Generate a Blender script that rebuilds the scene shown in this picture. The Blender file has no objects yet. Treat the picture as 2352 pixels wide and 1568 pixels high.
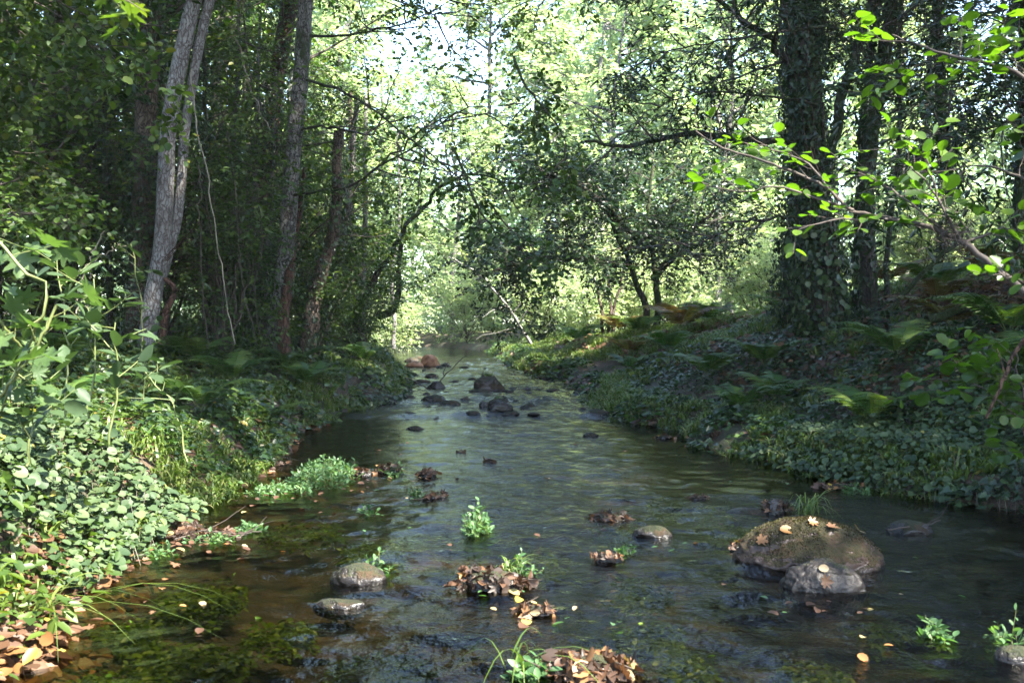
import bpy, math
import numpy as np
from mathutils import Vector, Matrix

R = math.radians
rng = np.random.default_rng(11)
sc = bpy.context.scene
col = sc.collection

# ------------------------------------------------------------------ camera, sky, sun, exposure
HC, PITCH, FOC = 1.2, R(-0.98), 2287.0
cam = bpy.data.objects.new('camera', bpy.data.cameras.new('camera'))
col.objects.link(cam)
cam.location = (0, 0, HC)
cam.rotation_euler = (R(90) + PITCH, 0, 0)
cam.data.lens = 35; cam.data.sensor_width = 36
cam.data.clip_start = 0.05; cam.data.clip_end = 2000
cam.data.dof.use_dof = True; cam.data.dof.focus_distance = 9.0; cam.data.dof.aperture_fstop = 5.6
sc.camera = cam

SUN = np.array([0.50, -0.42, 0.78]); SUN /= np.linalg.norm(SUN)
world = bpy.data.worlds.new('World'); sc.world = world; world.use_nodes = True
wn = world.node_tree
sky = wn.nodes.new('ShaderNodeTexSky'); sky.sky_type = 'NISHITA'; sky.sun_disc = False
sky.sun_elevation = math.asin(SUN[2]); sky.sun_rotation = math.atan2(SUN[0], SUN[1])
bg = wn.nodes['Background']; bg.inputs['Strength'].default_value = 0.13
wn.links.new(sky.outputs[0], bg.inputs['Color'])
sl = bpy.data.lights.new('sun', 'SUN'); sl.energy = 5.0; sl.angle = R(0.55); sl.color = (1.0, 0.94, 0.82)
so = bpy.data.objects.new('sun', sl); col.objects.link(so)
so.rotation_euler = Vector(-SUN).to_track_quat('-Z', 'Y').to_euler()
sc.view_settings.view_transform = 'Standard'; sc.view_settings.look = 'None'
sc.view_settings.exposure = 3.35; sc.view_settings.gamma = 1.0
cy = sc.cycles
cy.max_bounces = 7; cy.diffuse_bounces = 3; cy.glossy_bounces = 3; cy.transmission_bounces = 4
cy.transparent_max_bounces = 8; cy.caustics_reflective = False; cy.caustics_refractive = False
cy.sample_clamp_indirect = 4.0; cy.use_denoising = True

# ------------------------------------------------------------------ helpers: pixels (2352 wide) to points
def at(px, py, Y):
    u = (px - 1176) / FOC; v = (784 - py) / FOC
    d = np.array([u, math.cos(PITCH) - v * math.sin(PITCH), math.sin(PITCH) + v * math.cos(PITCH)])
    return np.array([0, 0, HC]) + d * (Y / d[1])

def sm(x):
    x = np.clip(x, 0, 1); return x * x * (3 - 2 * x)

def zw(Y):                                        # the water steps up through the riffle
    Y = np.asarray(Y, float)
    return 0.05 * sum(sm((Y - c) / .5) for c in (12.6, 14.6, 17.2, 20.2, 24.0))

def on_water(px, py, dz=0.0):
    Y = 8.0
    for _ in range(40):
        y2 = FOC * (HC - zw(Y) - dz) / max(py - 745.0, 4)
        Y = 0.5 * Y + 0.5 * float(y2)
    p = at(px, py, Y); return np.array([p[0], Y, float(zw(Y)) + dz])

_lat = np.random.default_rng(3).random((4, 256, 256))
def vn(x, y, sc_=1.0, k=0):
    x = np.asarray(x) / sc_ + 37.3; y = np.asarray(y) / sc_ + 91.7
    xi = np.floor(x).astype(int); yi = np.floor(y).astype(int); fx = sm(x - xi); fy = sm(y - yi)
    L = _lat[k]
    g = lambda a, b: L[(a % 256), (b % 256)]
    return (g(xi, yi) * (1 - fx) + g(xi + 1, yi) * fx) * (1 - fy) + (g(xi, yi + 1) * (1 - fx) + g(xi + 1, yi + 1) * fx) * fy
def fbm(x, y, sc_=1.0, k=0, o=3):
    return sum(vn(x, y, sc_ / 2 ** i, (k + i) % 4) * 0.5 ** i for i in range(o)) / sum(0.5 ** i for i in range(o))

LE = np.array([(-20, -1.9), (1, -1.75), (3.6, -1.77), (4.2, -1.95), (5.4, -2.02), (6.8, -2.08), (8.7, -2.15), (10.8, -2.4), (13, -2.25), (14.5, -1.75), (17, -1.85), (19.5, -2.1), (23.6, -2.9), (30, -4.3), (40, -6.5), (60, -14), (90, -26), (170, -60)])
RE = np.array([(-20, 4.0), (3, 3.9), (5.0, 3.5), (6.3, 3.25), (6.95, 2.85), (7.7, 2.5), (9, 2.2), (9.6, 1.85), (11.2, 2.0), (12.6, 1.3), (14.8, 1.15), (18, .98), (22, .1), (29, -.3), (36, -.9), (42, -3.0), (60, -11), (90, -22), (170, -56)])
def xl(Y): return np.interp(Y, LE[:, 0], LE[:, 1])
def xr(Y): return np.interp(Y, RE[:, 0], RE[:, 1])

def ground(x, y):
    x = np.asarray(x, float); y = np.asarray(y, float)
    w = (fbm(x, y, 0.9, 1) - 0.5) * 0.35
    dl = xl(y) - x + w; dr = x - xr(y) + w
    far = sm((y - 15) / 12)
    zl = 0.36 * sm(dl / 0.45) + 0.36 * sm((dl - .2) / 2.2) + 0.05 * np.clip(dl - 2.5, 0, 12)
    zr = 0.2 * sm(dr / 0.3) + (0.5 - .2 * far) * sm((dr - 0.5) / 1.6) + (0.30 - 0.24 * far) * 6 * np.tanh(np.clip(dr - 1.5, 0, 40) / 6)
    bed = -0.07 - 0.22 * sm(np.minimum(-dl, -dr) / 0.9) + 0.05 * (fbm(x, y, 0.5, 2) - .5)
    z = np.where(dl > 0, zl, np.where(dr > 0, zr, bed))
    edge = sm(np.minimum(np.abs(dl), np.abs(dr)) / 0.2)
    z = np.where((dl > -0.2) & (dl <= 0), -0.07 * edge + (z + 0.07) * edge, z)
    land = (dl > 0) | (dr > 0)
    z = z + np.where(land, 0.10 * (fbm(x, y, 0.7, 0) - .5) * sm(np.maximum(dl, dr) / .4) + .5 * (fbm(x, y, 9, 3) - .5) * sm((np.maximum(dl, dr) - 1) / 5), 0)
    return z + zw(y)

def is_water(x, y, m=0.0): return (x > xl(y) + m) & (x < xr(y) - m)

# ------------------------------------------------------------------ mesh builder
class MB:
    def __init__(s): s.v = []; s.f = []; s.n = 0
    def add(s, v, f, tint=0.5, mat=0):
        v = np.asarray(v, np.float32).reshape(-1, 3); f = np.asarray(f, np.int32)
        t = np.broadcast_to(np.asarray(tint, np.float32), (len(f),))
        s.v.append(v); s.f.append((f + s.n, t, mat)); s.n += len(v)
    def leaves(s, tpl, P, D, Nn, S, tint=0.5, mat=0, cup=1.0):
        P = np.asarray(P, float); n = len(P)
        if n == 0: return
        D = D / (np.linalg.norm(D, axis=1, keepdims=True) + 1e-9)
        Yv = np.cross(Nn, D); Yv /= (np.linalg.norm(Yv, axis=1, keepdims=True) + 1e-9)
        Z = np.cross(D, Yv)
        V, F = TPL[tpl]
        S = np.broadcast_to(np.asarray(S, float), (n,))[:, None, None]
        A = P[:, None, :] + S * (V[None, :, 0:1] * D[:, None, :] + V[None, :, 1:2] * Yv[:, None, :] + cup * V[None, :, 2:3] * Z[:, None, :])
        k = len(V); base = (np.arange(n) * k)[:, None, None]
        t = np.broadcast_to(np.asarray(tint, float), (n,))
        fi = F[None] + base
        s.add(A.reshape(-1, 3), fi.reshape(-1, F.shape[1]), np.repeat(t, len(F)), mat)
    def tubes(s, P, r0, r1, sides=5, tint=0.5, mat=0, taper=1.0, bump=0.0):
        P = np.asarray(P, float); n, S, _ = P.shape
        T = np.gradient(P, axis=1); T /= (np.linalg.norm(T, axis=2, keepdims=True) + 1e-9)
        ref = np.where(np.abs(T[..., 2:3]) > 0.8, np.array([1., 0.1, 0]), np.array([0., 0, 1]))
        ref = np.broadcast_to(ref[:, :1], T.shape) if S > 1 else ref
        A = np.cross(T, ref); A /= (np.linalg.norm(A, axis=2, keepdims=True) + 1e-9); B = np.cross(T, A)
        r0 = np.broadcast_to(np.asarray(r0, float), (n,)); r1 = np.broadcast_to(np.asarray(r1, float), (n,))
        t = np.linspace(0, 1, S)[None] ** taper
        rad = (r0[:, None] * (1 - t) + r1[:, None] * t)[:, :, None, None]
        a = np.arange(sides) * 2 * np.pi / sides
        if bump > 0:
            rad = rad * (1 + bump * (rng.random((n, S, sides, 1)) - .5))
        V = P[:, :, None, :] + rad * (np.cos(a)[None, None, :, None] * A[:, :, None, :] + np.sin(a)[None, None, :, None] * B[:, :, None, :])
        i = np.arange(S - 1)[:, None] * sides; j = np.arange(sides)[None]; j2 = (j + 1) % sides
        q = np.stack([i + j, i + j2, i + sides + j2, i + sides + j], -1).reshape(-1, 4)
        F = (q[None] + (np.arange(n) * S * sides)[:, None, None]).reshape(-1, 4)
        tt = np.broadcast_to(np.asarray(tint, float), (n,))
        s.add(V.reshape(-1, 3), F, np.repeat(tt, len(q)), mat)
    def build(s, name, mats, parent=None, origin=(0, 0, 0), smooth=True, mesh_only=False):
        V = np.concatenate(s.v) - np.asarray(origin, np.float32)
        me = bpy.data.meshes.new(name)
        me.vertices.add(len(V)); me.vertices.foreach_set('co', V.astype(np.float32).ravel())
        loops = np.concatenate([f.ravel() for f, _, _ in s.f])
        tot = np.concatenate([np.full(len(f), f.shape[1], np.int32) for f, _, _ in s.f])
        start = np.concatenate([[0], np.cumsum(tot)[:-1]]).astype(np.int32)
        me.loops.add(len(loops)); me.loops.foreach_set('vertex_index', loops.astype(np.int32))
        me.polygons.add(len(tot)); me.polygons.foreach_set('loop_start', start)
        me.polygons.foreach_set('material_index', np.concatenate([np.full(len(f), m, np.int32) for f, _, m in s.f]))
        me.polygons.foreach_set('use_smooth', np.full(len(tot), smooth))
        me.update(calc_edges=True)
        at_ = me.attributes.new('tint', 'FLOAT', 'FACE')
        at_.data.foreach_set('value', np.concatenate([t for _, t, _ in s.f]).astype(np.float32))
        for m in (mats if isinstance(mats, (list, tuple)) else [mats]): me.materials.append(m)
        return me if mesh_only else put(name, me, parent, origin)

def put(name, me, parent=None, origin=(0, 0, 0)):
    o = bpy.data.objects.new(name, me); col.objects.link(o)
    if parent is not None: o.parent = parent
    else: o.location = origin
    return o
def tag(o, label=None, cat=None, group=None, kind=None):
    if label: o['label'] = label
    if cat: o['category'] = cat
    if group: o['group'] = group
    if kind: o['kind'] = kind
    return o
def thing(name, label, cat, loc=(0, 0, 0), group=None, rz=0.0, s=1.0):
    o = bpy.data.objects.new(name, None); col.objects.link(o)
    o.location = tuple(float(c) for c in loc); o.rotation_euler = (0, 0, rz)
    o.scale = (s, s, s) if not isinstance(s, tuple) else s
    o.empty_display_size = 0.2
    return tag(o, label, cat, group)
def dup(root, label, loc, rz=0.0, s=1.0, group=None):
    r = root.copy(); col.objects.link(r); r['label'] = label
    if group: r['group'] = group
    r.location = tuple(float(c) for c in loc); r.rotation_euler = (0, 0, rz); r.scale = (s, s, s) if not isinstance(s, tuple) else s
    for ch in list(root.children):
        c = ch.copy(); col.objects.link(c); c.parent = r
        for g in list(ch.children):
            d = g.copy(); col.objects.link(d); d.parent = c
    return r

# ------------------------------------------------------------------ leaf templates
def fan(pts, c=(0.45, 0), cz=-0.06, ez=None):
    pts = np.array(pts, float); n = len(pts)
    z = np.zeros(n) if ez is None else np.array(ez)
    z = z + 0.22 * np.abs(pts[:, 1]) - 0.12 * pts[:, 0] ** 2
    V = np.vstack([[c[0], c[1], cz], np.column_stack([pts, z])])
    F = np.array([[0, 1 + i, 1 + (i + 1) % n] for i in range(n)], np.int32)
    return V, F
def mirror(half): return half + [(x, -y) for x, y in half[::-1] if y > 1e-6]
TPL = {}
TPL['dia'] = (np.array([(0, 0, 0), (.42, .30, .07), (1, 0, -.1), (.45, -.30, .07)], float), np.array([[0, 2, 1], [0, 3, 2]], np.int32))
TPL['oval'] = (np.array([(0, 0, 0), (.25, .25, .07), (.68, .24, .03), (1, 0, -.12), (.68, -.24, .03), (.25, -.25, .07)], float), np.array([[0, 3, 2, 1], [0, 5, 4, 3]], np.int32))
TPL['lance'] = (np.array([(0, 0, 0), (.3, .14, .05), (.68, .13, .02), (1, 0, -.14), (.68, -.13, .02), (.3, -.14, .05)], float), np.array([[0, 3, 2, 1], [0, 5, 4, 3]], np.int32))
TPL['round'] = fan(mirror([(0.12, .02), (0.02, .16), (.1, .36), (.34, .48), (.62, .46), (.86, .28), (.97, 0)]), (.4, 0))
TPL['alder'] = fan(mirror([(0, 0.0), (.08, .2), (.3, .37), (.45, .36), (.55, .42), (.72, .34), (.8, .33), (.93, .16), (1, 0)]), (.5, 0))
TPL['ell'] = fan(mirror([(0, 0.0), (.12, .14), (.32, .25), (.55, .27), (.78, .18), (1, 0)]), (.5, 0))
TPL['maple'] = fan(mirror([(0.05, .03), (-.08, .2), (-.02, .36), (.14, .3), (.1, .5), (.25, .66), (.34, .45), (.42, .32), (.6, .52), (.78, .58), (.68, .34), (.62, .18), (.8, .2), (.88, .12), (1.05, 0)]), (.3, 0))
TPL['ivy'] = fan(mirror([(0.08, .02), (-.02, .25), (.12, .45), (.32, .28), (.5, .34), (.62, .2), (1, 0)]), (.35, 0))
_s = []
for i in range(6):
    a = i / 6; w = .16 * (1 - a) ** .7
    _s += [(a + .02, w), (a + .13, w * .8), (a + .15, w * .3)]
TPL['pinna'] = fan(mirror(_s + [(1.02, 0)]), (.4, 0), 0)

def rnd(n, s=1.0): return rng.normal(size=(n, 3)) * s
def unit(v): return v / (np.linalg.norm(v, axis=-1, keepdims=True) + 1e-9)

def path(pts, S=12, wob=0.0):
    """smooth resample of a polyline of points"""
    pts = np.array(pts, float); n = len(pts)
    d = np.concatenate([[0], np.cumsum(np.linalg.norm(np.diff(pts, axis=0), axis=1))]); d /= d[-1]
    t = np.linspace(0, 1, S); out = np.empty((S, 3))
    tan = np.gradient(pts, d, axis=0) if n > 2 else np.repeat((pts[1:] - pts[:1]), 2, 0)
    for i, u in enumerate(t):
        k = min(np.searchsorted(d, u, side='right') - 1, n - 2); h = d[k + 1] - d[k]; x = (u - d[k]) / h
        out[i] = (2*x**3-3*x**2+1)*pts[k] + (x**3-2*x**2+x)*h*tan[k] + (-2*x**3+3*x**2)*pts[k+1] + (x**3-x**2)*h*tan[k+1]
    if wob > 0: out[1:-1] += rnd(S - 2, wob)
    return out[None]

def kids(P, K, tr=(.2, 1.), L=1.0, ang=55, up=0.0, S=5, wob=.12, flat=1.0):
    n, s0, _ = P.shape
    t = (np.arange(K)[None] + rng.random((n, K))) / K * (tr[1] - tr[0]) + tr[0]
    x = np.clip(t * (s0 - 1), 0, s0 - 1.001); i = x.astype(int); f = (x - i)[..., None]
    ii = np.arange(n)[:, None]
    a, b = P[ii, i], P[ii, i + 1]
    pos = (a + (b - a) * f).reshape(-1, 3); tan = unit(b - a).reshape(-1, 3); t = t.reshape(-1)
    M = n * K
    perp = rnd(M); perp[:, 2] *= flat; perp -= (perp * tan).sum(1, keepdims=True) * tan; perp = unit(perp)
    an = R(ang) * (0.7 + .6 * rng.random(M))[:, None]
    d = np.cos(an) * tan + np.sin(an) * perp
    Ln = (L(t) if callable(L) else L) * (0.6 + .7 * rng.random(M))
    st = (Ln / (S - 1))[:, None]
    C = np.empty((M, S, 3)); C[:, 0] = pos
    for k in range(1, S):
        d = unit(d + rnd(M, wob) + np.array([0, 0, up / (S - 1)]))
        C[:, k] = C[:, k - 1] + d * st
    return C, Ln

def leafy(mb, tw, K, size, tpl='oval', t0=.15, tint=(.3, .8), mat=0, flatn=.55, spread=1.1, droop=-.25, up=1.0):
    n, S, _ = tw.shape
    t = (np.arange(K)[None] + rng.random((n, K))) / K * (1 - t0) + t0
    x = np.clip(t * (S - 1), 0, S - 1.001); i = x.astype(int); f = (x - i)[..., None]; ii = np.arange(n)[:, None]
    a, b = tw[ii, i], tw[ii, i + 1]
    pos = (a + (b - a) * f).reshape(-1, 3); tan = unit(b - a).reshape(-1, 3); M = n * K
    side = np.cross(tan, np.array([0, 0, 1.])); side = unit(side + rnd(M, .15))
    sg = np.where(np.arange(M) % 2 == 0, 1., -1.)[:, None]
    D = tan * .7 + side * sg * spread + rnd(M, .3) + np.array([0, 0, droop])
    N = np.array([0, 0, up]) + rnd(M, flatn)
    sz = size * (.55 + .75 * rng.random(M))
    ti = np.clip(tint[0] + (tint[1] - tint[0]) * (np.repeat(rng.random(n), K) * .5 + rng.random(M) * .5), 0, 1)
    mb.leaves(tpl, pos + unit(D) * (sz * .15)[:, None], D, N, sz, ti, mat)

# ------------------------------------------------------------------ materials
def ramp(nt, fac, stops):
    r = nt.nodes.new('ShaderNodeValToRGB'); e = r.color_ramp.elements
    while len(e) > 1: e.remove(e[-1])
    e[0].position = stops[0][0]; e[0].color = (*stops[0][1], 1)
    for p, c in stops[1:]:
        x = e.new(p); x.color = (*c, 1)
    if fac is not None: nt.links.new(fac, r.inputs[0])
    return r.outputs[0]
def newmat(name):
    m = bpy.data.materials.new(name); m.use_nodes = True; nt = m.node_tree
    return m, nt, nt.nodes['Principled BSDF'], nt.nodes['Material Output']
def noise(nt, scale, detail=4, vec=None, rough=.6, stretch=None, coord='Object'):
    t = nt.nodes.new('ShaderNodeTexNoise'); t.inputs['Scale'].default_value = scale; t.inputs['Detail'].default_value = detail; t.inputs['Roughness'].default_value = rough
    if vec is None:
        c = nt.nodes.new('ShaderNodeTexCoord'); vec = c.outputs[coord]
    if stretch:
        mp = nt.nodes.new('ShaderNodeMapping'); mp.inputs['Scale'].default_value = stretch
        nt.links.new(vec, mp.inputs[0]); vec = mp.outputs[0]
    nt.links.new(vec, t.inputs['Vector']); return t.outputs[0]
def math_(nt, op, a, b=None, c=None):
    m = nt.nodes.new('ShaderNodeMath'); m.operation = op
    for k, v in enumerate((a, b, c)):
        if v is None: continue
        if isinstance(v, (int, float)): m.inputs[k].default_value = v
        else: nt.links.new(v, m.inputs[k])
    return m.outputs[0]
def mixc(nt, f, a, b, mode='MIX'):
    m = nt.nodes.new('ShaderNodeMix'); m.data_type = 'RGBA'; m.blend_type = mode
    for k, v in ((0, f), (6, a), (7, b)):
        if isinstance(v, (int, float)): m.inputs[k].default_value = v
        elif isinstance(v, tuple): m.inputs[k].default_value = (*v, 1)
        else: nt.links.new(v, m.inputs[k])
    return m.outputs[2]
def bump(nt, h, dist, strength=1.0):
    b = nt.nodes.new('ShaderNodeBump'); b.inputs['Distance'].default_value = dist; b.inputs['Strength'].default_value = strength
    nt.links.new(h, b.inputs['Height']); return b.outputs[0]

SHADE_DIM = .64                                        # shade put into leaf, bark, soil and stone colours against the bright distance
def leafmat(name, stops, trans=.42, tcol=(1.35, 1.55, .6), rough=.48, spec=.36):
    k = 1.0 if name in ('leaf_sunlit_pale', 'leaf_far') else .85 if name in ('leaf_green', 'leaf_mid_green') else SHADE_DIM
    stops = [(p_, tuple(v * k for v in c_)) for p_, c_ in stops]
    m, nt, p, out = newmat(name)
    a = nt.nodes.new('ShaderNodeAttribute'); a.attribute_name = 'tint'
    oi = nt.nodes.new('ShaderNodeObjectInfo')
    f = math_(nt, 'ADD', a.outputs['Fac'], math_(nt, 'MULTIPLY', math_(nt, 'SUBTRACT', oi.outputs['Random'], .5), .16))
    c = ramp(nt, f, stops)
    nt.links.new(c, p.inputs['Base Color']); p.inputs['Roughness'].default_value = rough; p.inputs['Specular IOR Level'].default_value = spec
    tr = nt.nodes.new('ShaderNodeBsdfTranslucent')
    nt.links.new(mixc(nt, 1.0, c, tcol, 'MULTIPLY'), tr.inputs[0])
    mx = nt.nodes.new('ShaderNodeMixShader'); mx.inputs[0].default_value = trans
    nt.links.new(p.outputs[0], mx.inputs[1]); nt.links.new(tr.outputs[0], mx.inputs[2]); nt.links.new(mx.outputs[0], out.inputs[0])
    return m

M_leaf = leafmat('leaf_green', [(0, (.011, .027, .007)), (.45, (.030, .064, .012)), (.8, (.075, .115, .018)), (.96, (.15, .15, .025)), (1, (.30, .20, .04))])
M_dark = leafmat('leaf_dark', [(0, (.007, .020, .007)), (.5, (.016, .042, .013)), (1, (.045, .09, .02))], trans=.25, rough=.40, spec=.42)
M_mid = leafmat('leaf_mid_green', [(0, (.008, .024, .006)), (.5, (.022, .054, .010)), (.9, (.06, .11, .016)), (1, (.16, .14, .03))], trans=.4)  # green taken darker to put shade into the left wood
M_pale = leafmat('leaf_sunlit_pale', [(0, (.12, .17, .09)), (.4, (.23, .29, .16)), (.8, (.34, .39, .21)), (1, (.40, .39, .16))], trans=.55, tcol=(1.2, 1.35, .85))  # sunlit glow put into the colour, paler than plain leaves
M_far = leafmat('leaf_far', [(0, (.14, .20, .13)), (.5, (.25, .33, .21)), (1, (.38, .44, .27))], trans=.5, tcol=(1.2, 1.4, .8))  # brightness of the lit distance put into the leaf colour
M_ivy = leafmat('leaf_ivy', [(0, (.008, .024, .008)), (.5, (.022, .052, .017)), (.9, (.06, .105, .03)), (1, (.12, .10, .03))], trans=.2, rough=.42, spec=.42)
M_kid = leafmat('leaf_pennywort', [(0, (.02, .045, .02)), (.5, (.055, .095, .04)), (.93, (.11, .155, .065)), (1, (.30, .26, .06))], trans=.3, rough=.55, spec=.3)
M_maple = leafmat('leaf_lobed_pale', [(0, (.035, .075, .025)), (.5, (.08, .135, .045)), (.95, (.14, .20, .07)), (1, (.3, .28, .06))], trans=.4)
M_fern = leafmat('fern_green', [(0, (.02, .06, .02)), (.6, (.06, .13, .03)), (.9, (.14, .20, .04)), (1, (.20, .12, .04))], trans=.4)
M_bracken = leafmat('bracken_brown', [(0, (.09, .045, .018)), (.5, (.15, .10, .03)), (.8, (.14, .15, .03)), (1, (.2, .12, .04))], trans=.4, tcol=(1.3, 1.2, .6))
M_grass = leafmat('grass_green', [(0, (.04, .08, .015)), (.6, (.12, .19, .03)), (.9, (.18, .22, .06)), (1, (.30, .25, .12))], trans=.35)
M_cress = leafmat('cress_green', [(0, (.04, .09, .035)), (.6, (.08, .17, .065)), (1, (.15, .25, .09))], trans=.4)
M_weed = leafmat('water_weed_green', [(0, (.03, .07, .008)), (.6, (.09, .16, .012)), (1, (.20, .24, .02))], trans=.3)
M_moss = leafmat('moss_green_brown', [(0, (.030, .016, .008)), (.5, (.034, .026, .008)), (.85, (.045, .048, .008)), (1, (.09, .09, .02))], trans=.25, rough=.7, spec=.2)
M_dry = leafmat('dry_leaf', [(0, (.03, .018, .012)), (.3, (.075, .038, .022)), (.6, (.16, .085, .045)), (.8, (.28, .13, .035)), (.9, (.26, .21, .12)), (1, (.42, .33, .04))], trans=.2, tcol=(1.2, 1, .7), rough=.55)
M_bright = leafmat('leaf_bright', [(0, (.035, .075, .014)), (.5, (.07, .135, .018)), (.9, (.115, .19, .025)), (1, (.24, .17, .03))], trans=.5, tcol=(1.5, 1.9, .4), rough=.35)

def barkmat(name, base, hi, crack, moss=None, mossamt=.5, sx=14, lich=.55):
    base, hi, crack = (tuple(v * SHADE_DIM for v in c_) for c_ in (base, hi, crack)); moss = moss and tuple(v * SHADE_DIM for v in moss)
    m, nt, p, out = newmat(name)
    co = nt.nodes.new('ShaderNodeTexCoord').outputs['Object']
    v = nt.nodes.new('ShaderNodeTexVoronoi'); v.feature = 'DISTANCE_TO_EDGE'; v.inputs['Scale'].default_value = 1.0
    mp = nt.nodes.new('ShaderNodeMapping'); mp.inputs['Scale'].default_value = (sx * 2.2, sx * 2.2, sx * .55)
    wob = nt.nodes.new('ShaderNodeVectorMath'); wob.operation = 'ADD'
    nz = nt.nodes.new('ShaderNodeTexNoise'); nz.inputs['Scale'].default_value = 9; nt.links.new(co, nz.inputs['Vector'])
    sc_ = nt.nodes.new('ShaderNodeVectorMath'); sc_.operation = 'SCALE'; sc_.inputs['Scale'].default_value = .12
    nt.links.new(nz.outputs['Color'], sc_.inputs[0]); nt.links.new(co, wob.inputs[0]); nt.links.new(sc_.outputs[0], wob.inputs[1])
    nt.links.new(wob.outputs[0], mp.inputs[0]); nt.links.new(mp.outputs[0], v.inputs['Vector'])
    cr = ramp(nt, v.outputs[0], [(0, (0, 0, 0)), (.14, (1, 1, 1))])
    n1 = noise(nt, 5, 5, co, .65); n2 = noise(nt, 38, 4, co, .7, (1, 1, .5))
    c = ramp(nt, n1, [(.38, base), (lich, hi), (.75, base)])
    c = mixc(nt, math_(nt, 'MULTIPLY', n2, .55), c, tuple(x * .35 for x in base))
    c = mixc(nt, cr, crack, c)
    if moss:
        mm = ramp(nt, noise(nt, 3.2, 5, co, .7, (1, 1, .4)), [(.62 - .3 * mossamt, (0, 0, 0)), (.72 - .3 * mossamt, (1, 1, 1))])
        c = mixc(nt, mm, c, moss)
    nt.links.new(c, p.inputs['Base Color']); p.inputs['Roughness'].default_value = .85; p.inputs['Specular IOR Level'].default_value = .25
    nt.links.new(bump(nt, math_(nt, 'ADD', cr, n2), .012), p.inputs['Normal'])
    return m
M_birch = barkmat('bark_pale_grey', (.20, .19, .18), (.36, .36, .36), (.09, .07, .065), None, sx=13)
M_alder = barkmat('bark_mottled_grey', (.11, .10, .09), (.34, .33, .31), (.03, .022, .02), (.05, .07, .03), .25, sx=11)
M_brown = barkmat('bark_brown', (.10, .065, .045), (.19, .15, .12), (.02, .013, .01), (.04, .055, .02), .3, sx=12)
M_red = barkmat('bark_reddish', (.085, .038, .025), (.15, .085, .055), (.02, .01, .008), None, sx=12)
M_mossbark = barkmat('bark_dark_mossy', (.045, .035, .028), (.09, .075, .06), (.012, .01, .008), (.035, .05, .015), .6, sx=10)
M_twig, nt, p, _ = newmat('twig_brown')
nt.links.new(ramp(nt, noise(nt, 12, 3), [(.3, (.018, .013, .010)), (.7, (.05, .036, .027))]), p.inputs['Base Color']); p.inputs['Roughness'].default_value = .8
M_twigpale, nt, p, _ = newmat('twig_pale')
nt.links.new(ramp(nt, noise(nt, 12, 3), [(.3, (.08, .065, .045)), (.7, (.18, .16, .12))]), p.inputs['Base Color']); p.inputs['Roughness'].default_value = .7
M_stem, nt, p, _ = newmat('stem_green')
nt.links.new(ramp(nt, noise(nt, 10, 2), [(.3, (.04, .065, .014)), (.7, (.10, .11, .03))]), p.inputs['Base Color']); p.inputs['Roughness'].default_value = .6

# soil + stream bed
M_soil, nt, p, _ = newmat('soil_and_stream_bed')
co = nt.nodes.new('ShaderNodeTexCoord').outputs['Object']
n1 = noise(nt, 1.3, 5, co); n2 = noise(nt, 9, 5, co, .7); n3 = noise(nt, 45, 3, co)
c = ramp(nt, n2, [(.3, (.020, .013, .008)), (.5, (.055, .034, .018)), (.7, (.10, .06, .03))])
c = mixc(nt, ramp(nt, n1, [(.45, (0, 0, 0)), (.6, (1, 1, 1))]), c, (.03, .035, .012))
vo = nt.nodes.new('ShaderNodeTexVoronoi'); vo.inputs['Scale'].default_value = 9; nt.links.new(co, vo.inputs['Vector'])
peb = ramp(nt, vo.outputs['Distance'], [(0, (.055, .036, .02)), (.4, (.025, .017, .01)), (.6, (.008, .006, .004))])
sand = ramp(nt, noise(nt, 1.1, 4, co, .6), [(.56, (0, 0, 0)), (.63, (1, 1, 1))])
bedc = mixc(nt, sand, peb, (.085, .055, .032))
sep = nt.nodes.new('ShaderNodeSeparateXYZ'); nt.links.new(co, sep.inputs[0])
dp = ramp(nt, math_(nt, 'ADD', math_(nt, 'MULTIPLY', sep.outputs[2], 5.0), .5), [(.25, (1, 1, 1)), (.5, (0, 0, 0))])
nt.links.new(mixc(nt, 1.0, mixc(nt, dp, c, bedc), (SHADE_DIM,) * 3, 'MULTIPLY'), p.inputs['Base Color']); p.inputs['Roughness'].default_value = .9
nt.links.new(bump(nt, math_(nt, 'ADD', n2, math_(nt, 'MULTIPLY', n3, .5)), .03), p.inputs['Normal'])

# water: mirror-like surface over clear brown depth, mixed by Fresnel
RIPF = .6
M_water, nt, p, out = newmat('stream_water')
nt.nodes.remove(p)
co = nt.nodes.new('ShaderNodeTexCoord').outputs['Object']
sep = nt.nodes.new('ShaderNodeSeparateXYZ'); nt.links.new(co, sep.inputs[0])
na = noise(nt, 9, 2, co, .5, (1.0, .8, 1)); nb = noise(nt, 24, 3, co, .6, (1.0, .85, 1)); nc = noise(nt, 60, 2, co, .5, (1, .9, 1))
warp = math_(nt, 'MULTIPLY', math_(nt, 'SUBTRACT', noise(nt, .9, 3, co, .6, (1, .4, 1)), .5), 2.4)
xw = math_(nt, 'ADD', sep.outputs[0], warp)
def band(c, w):                                   # 1 on the fast thread of current at x = c, falling to 0 at its edge
    d = math_(nt, 'ABSOLUTE', math_(nt, 'SUBTRACT', xw, c)); return math_(nt, 'SUBTRACT', 1.0, math_(nt, 'SMOOTH_MIN', math_(nt, 'DIVIDE', d, w), 1.0, .3))
fast = math_(nt, 'MAXIMUM', band(.25, 1.15), math_(nt, 'MULTIPLY', band(2.0, .9), math_(nt, 'LESS_THAN', sep.outputs[1], 7.0)))
rif = ramp(nt, math_(nt, 'MULTIPLY', sep.outputs[1], .03), [(.36, (0, 0, 0)), (.42, (1, 1, 1)), (.8, (1, 1, 1)), (.9, (0, 0, 0))])
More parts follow.
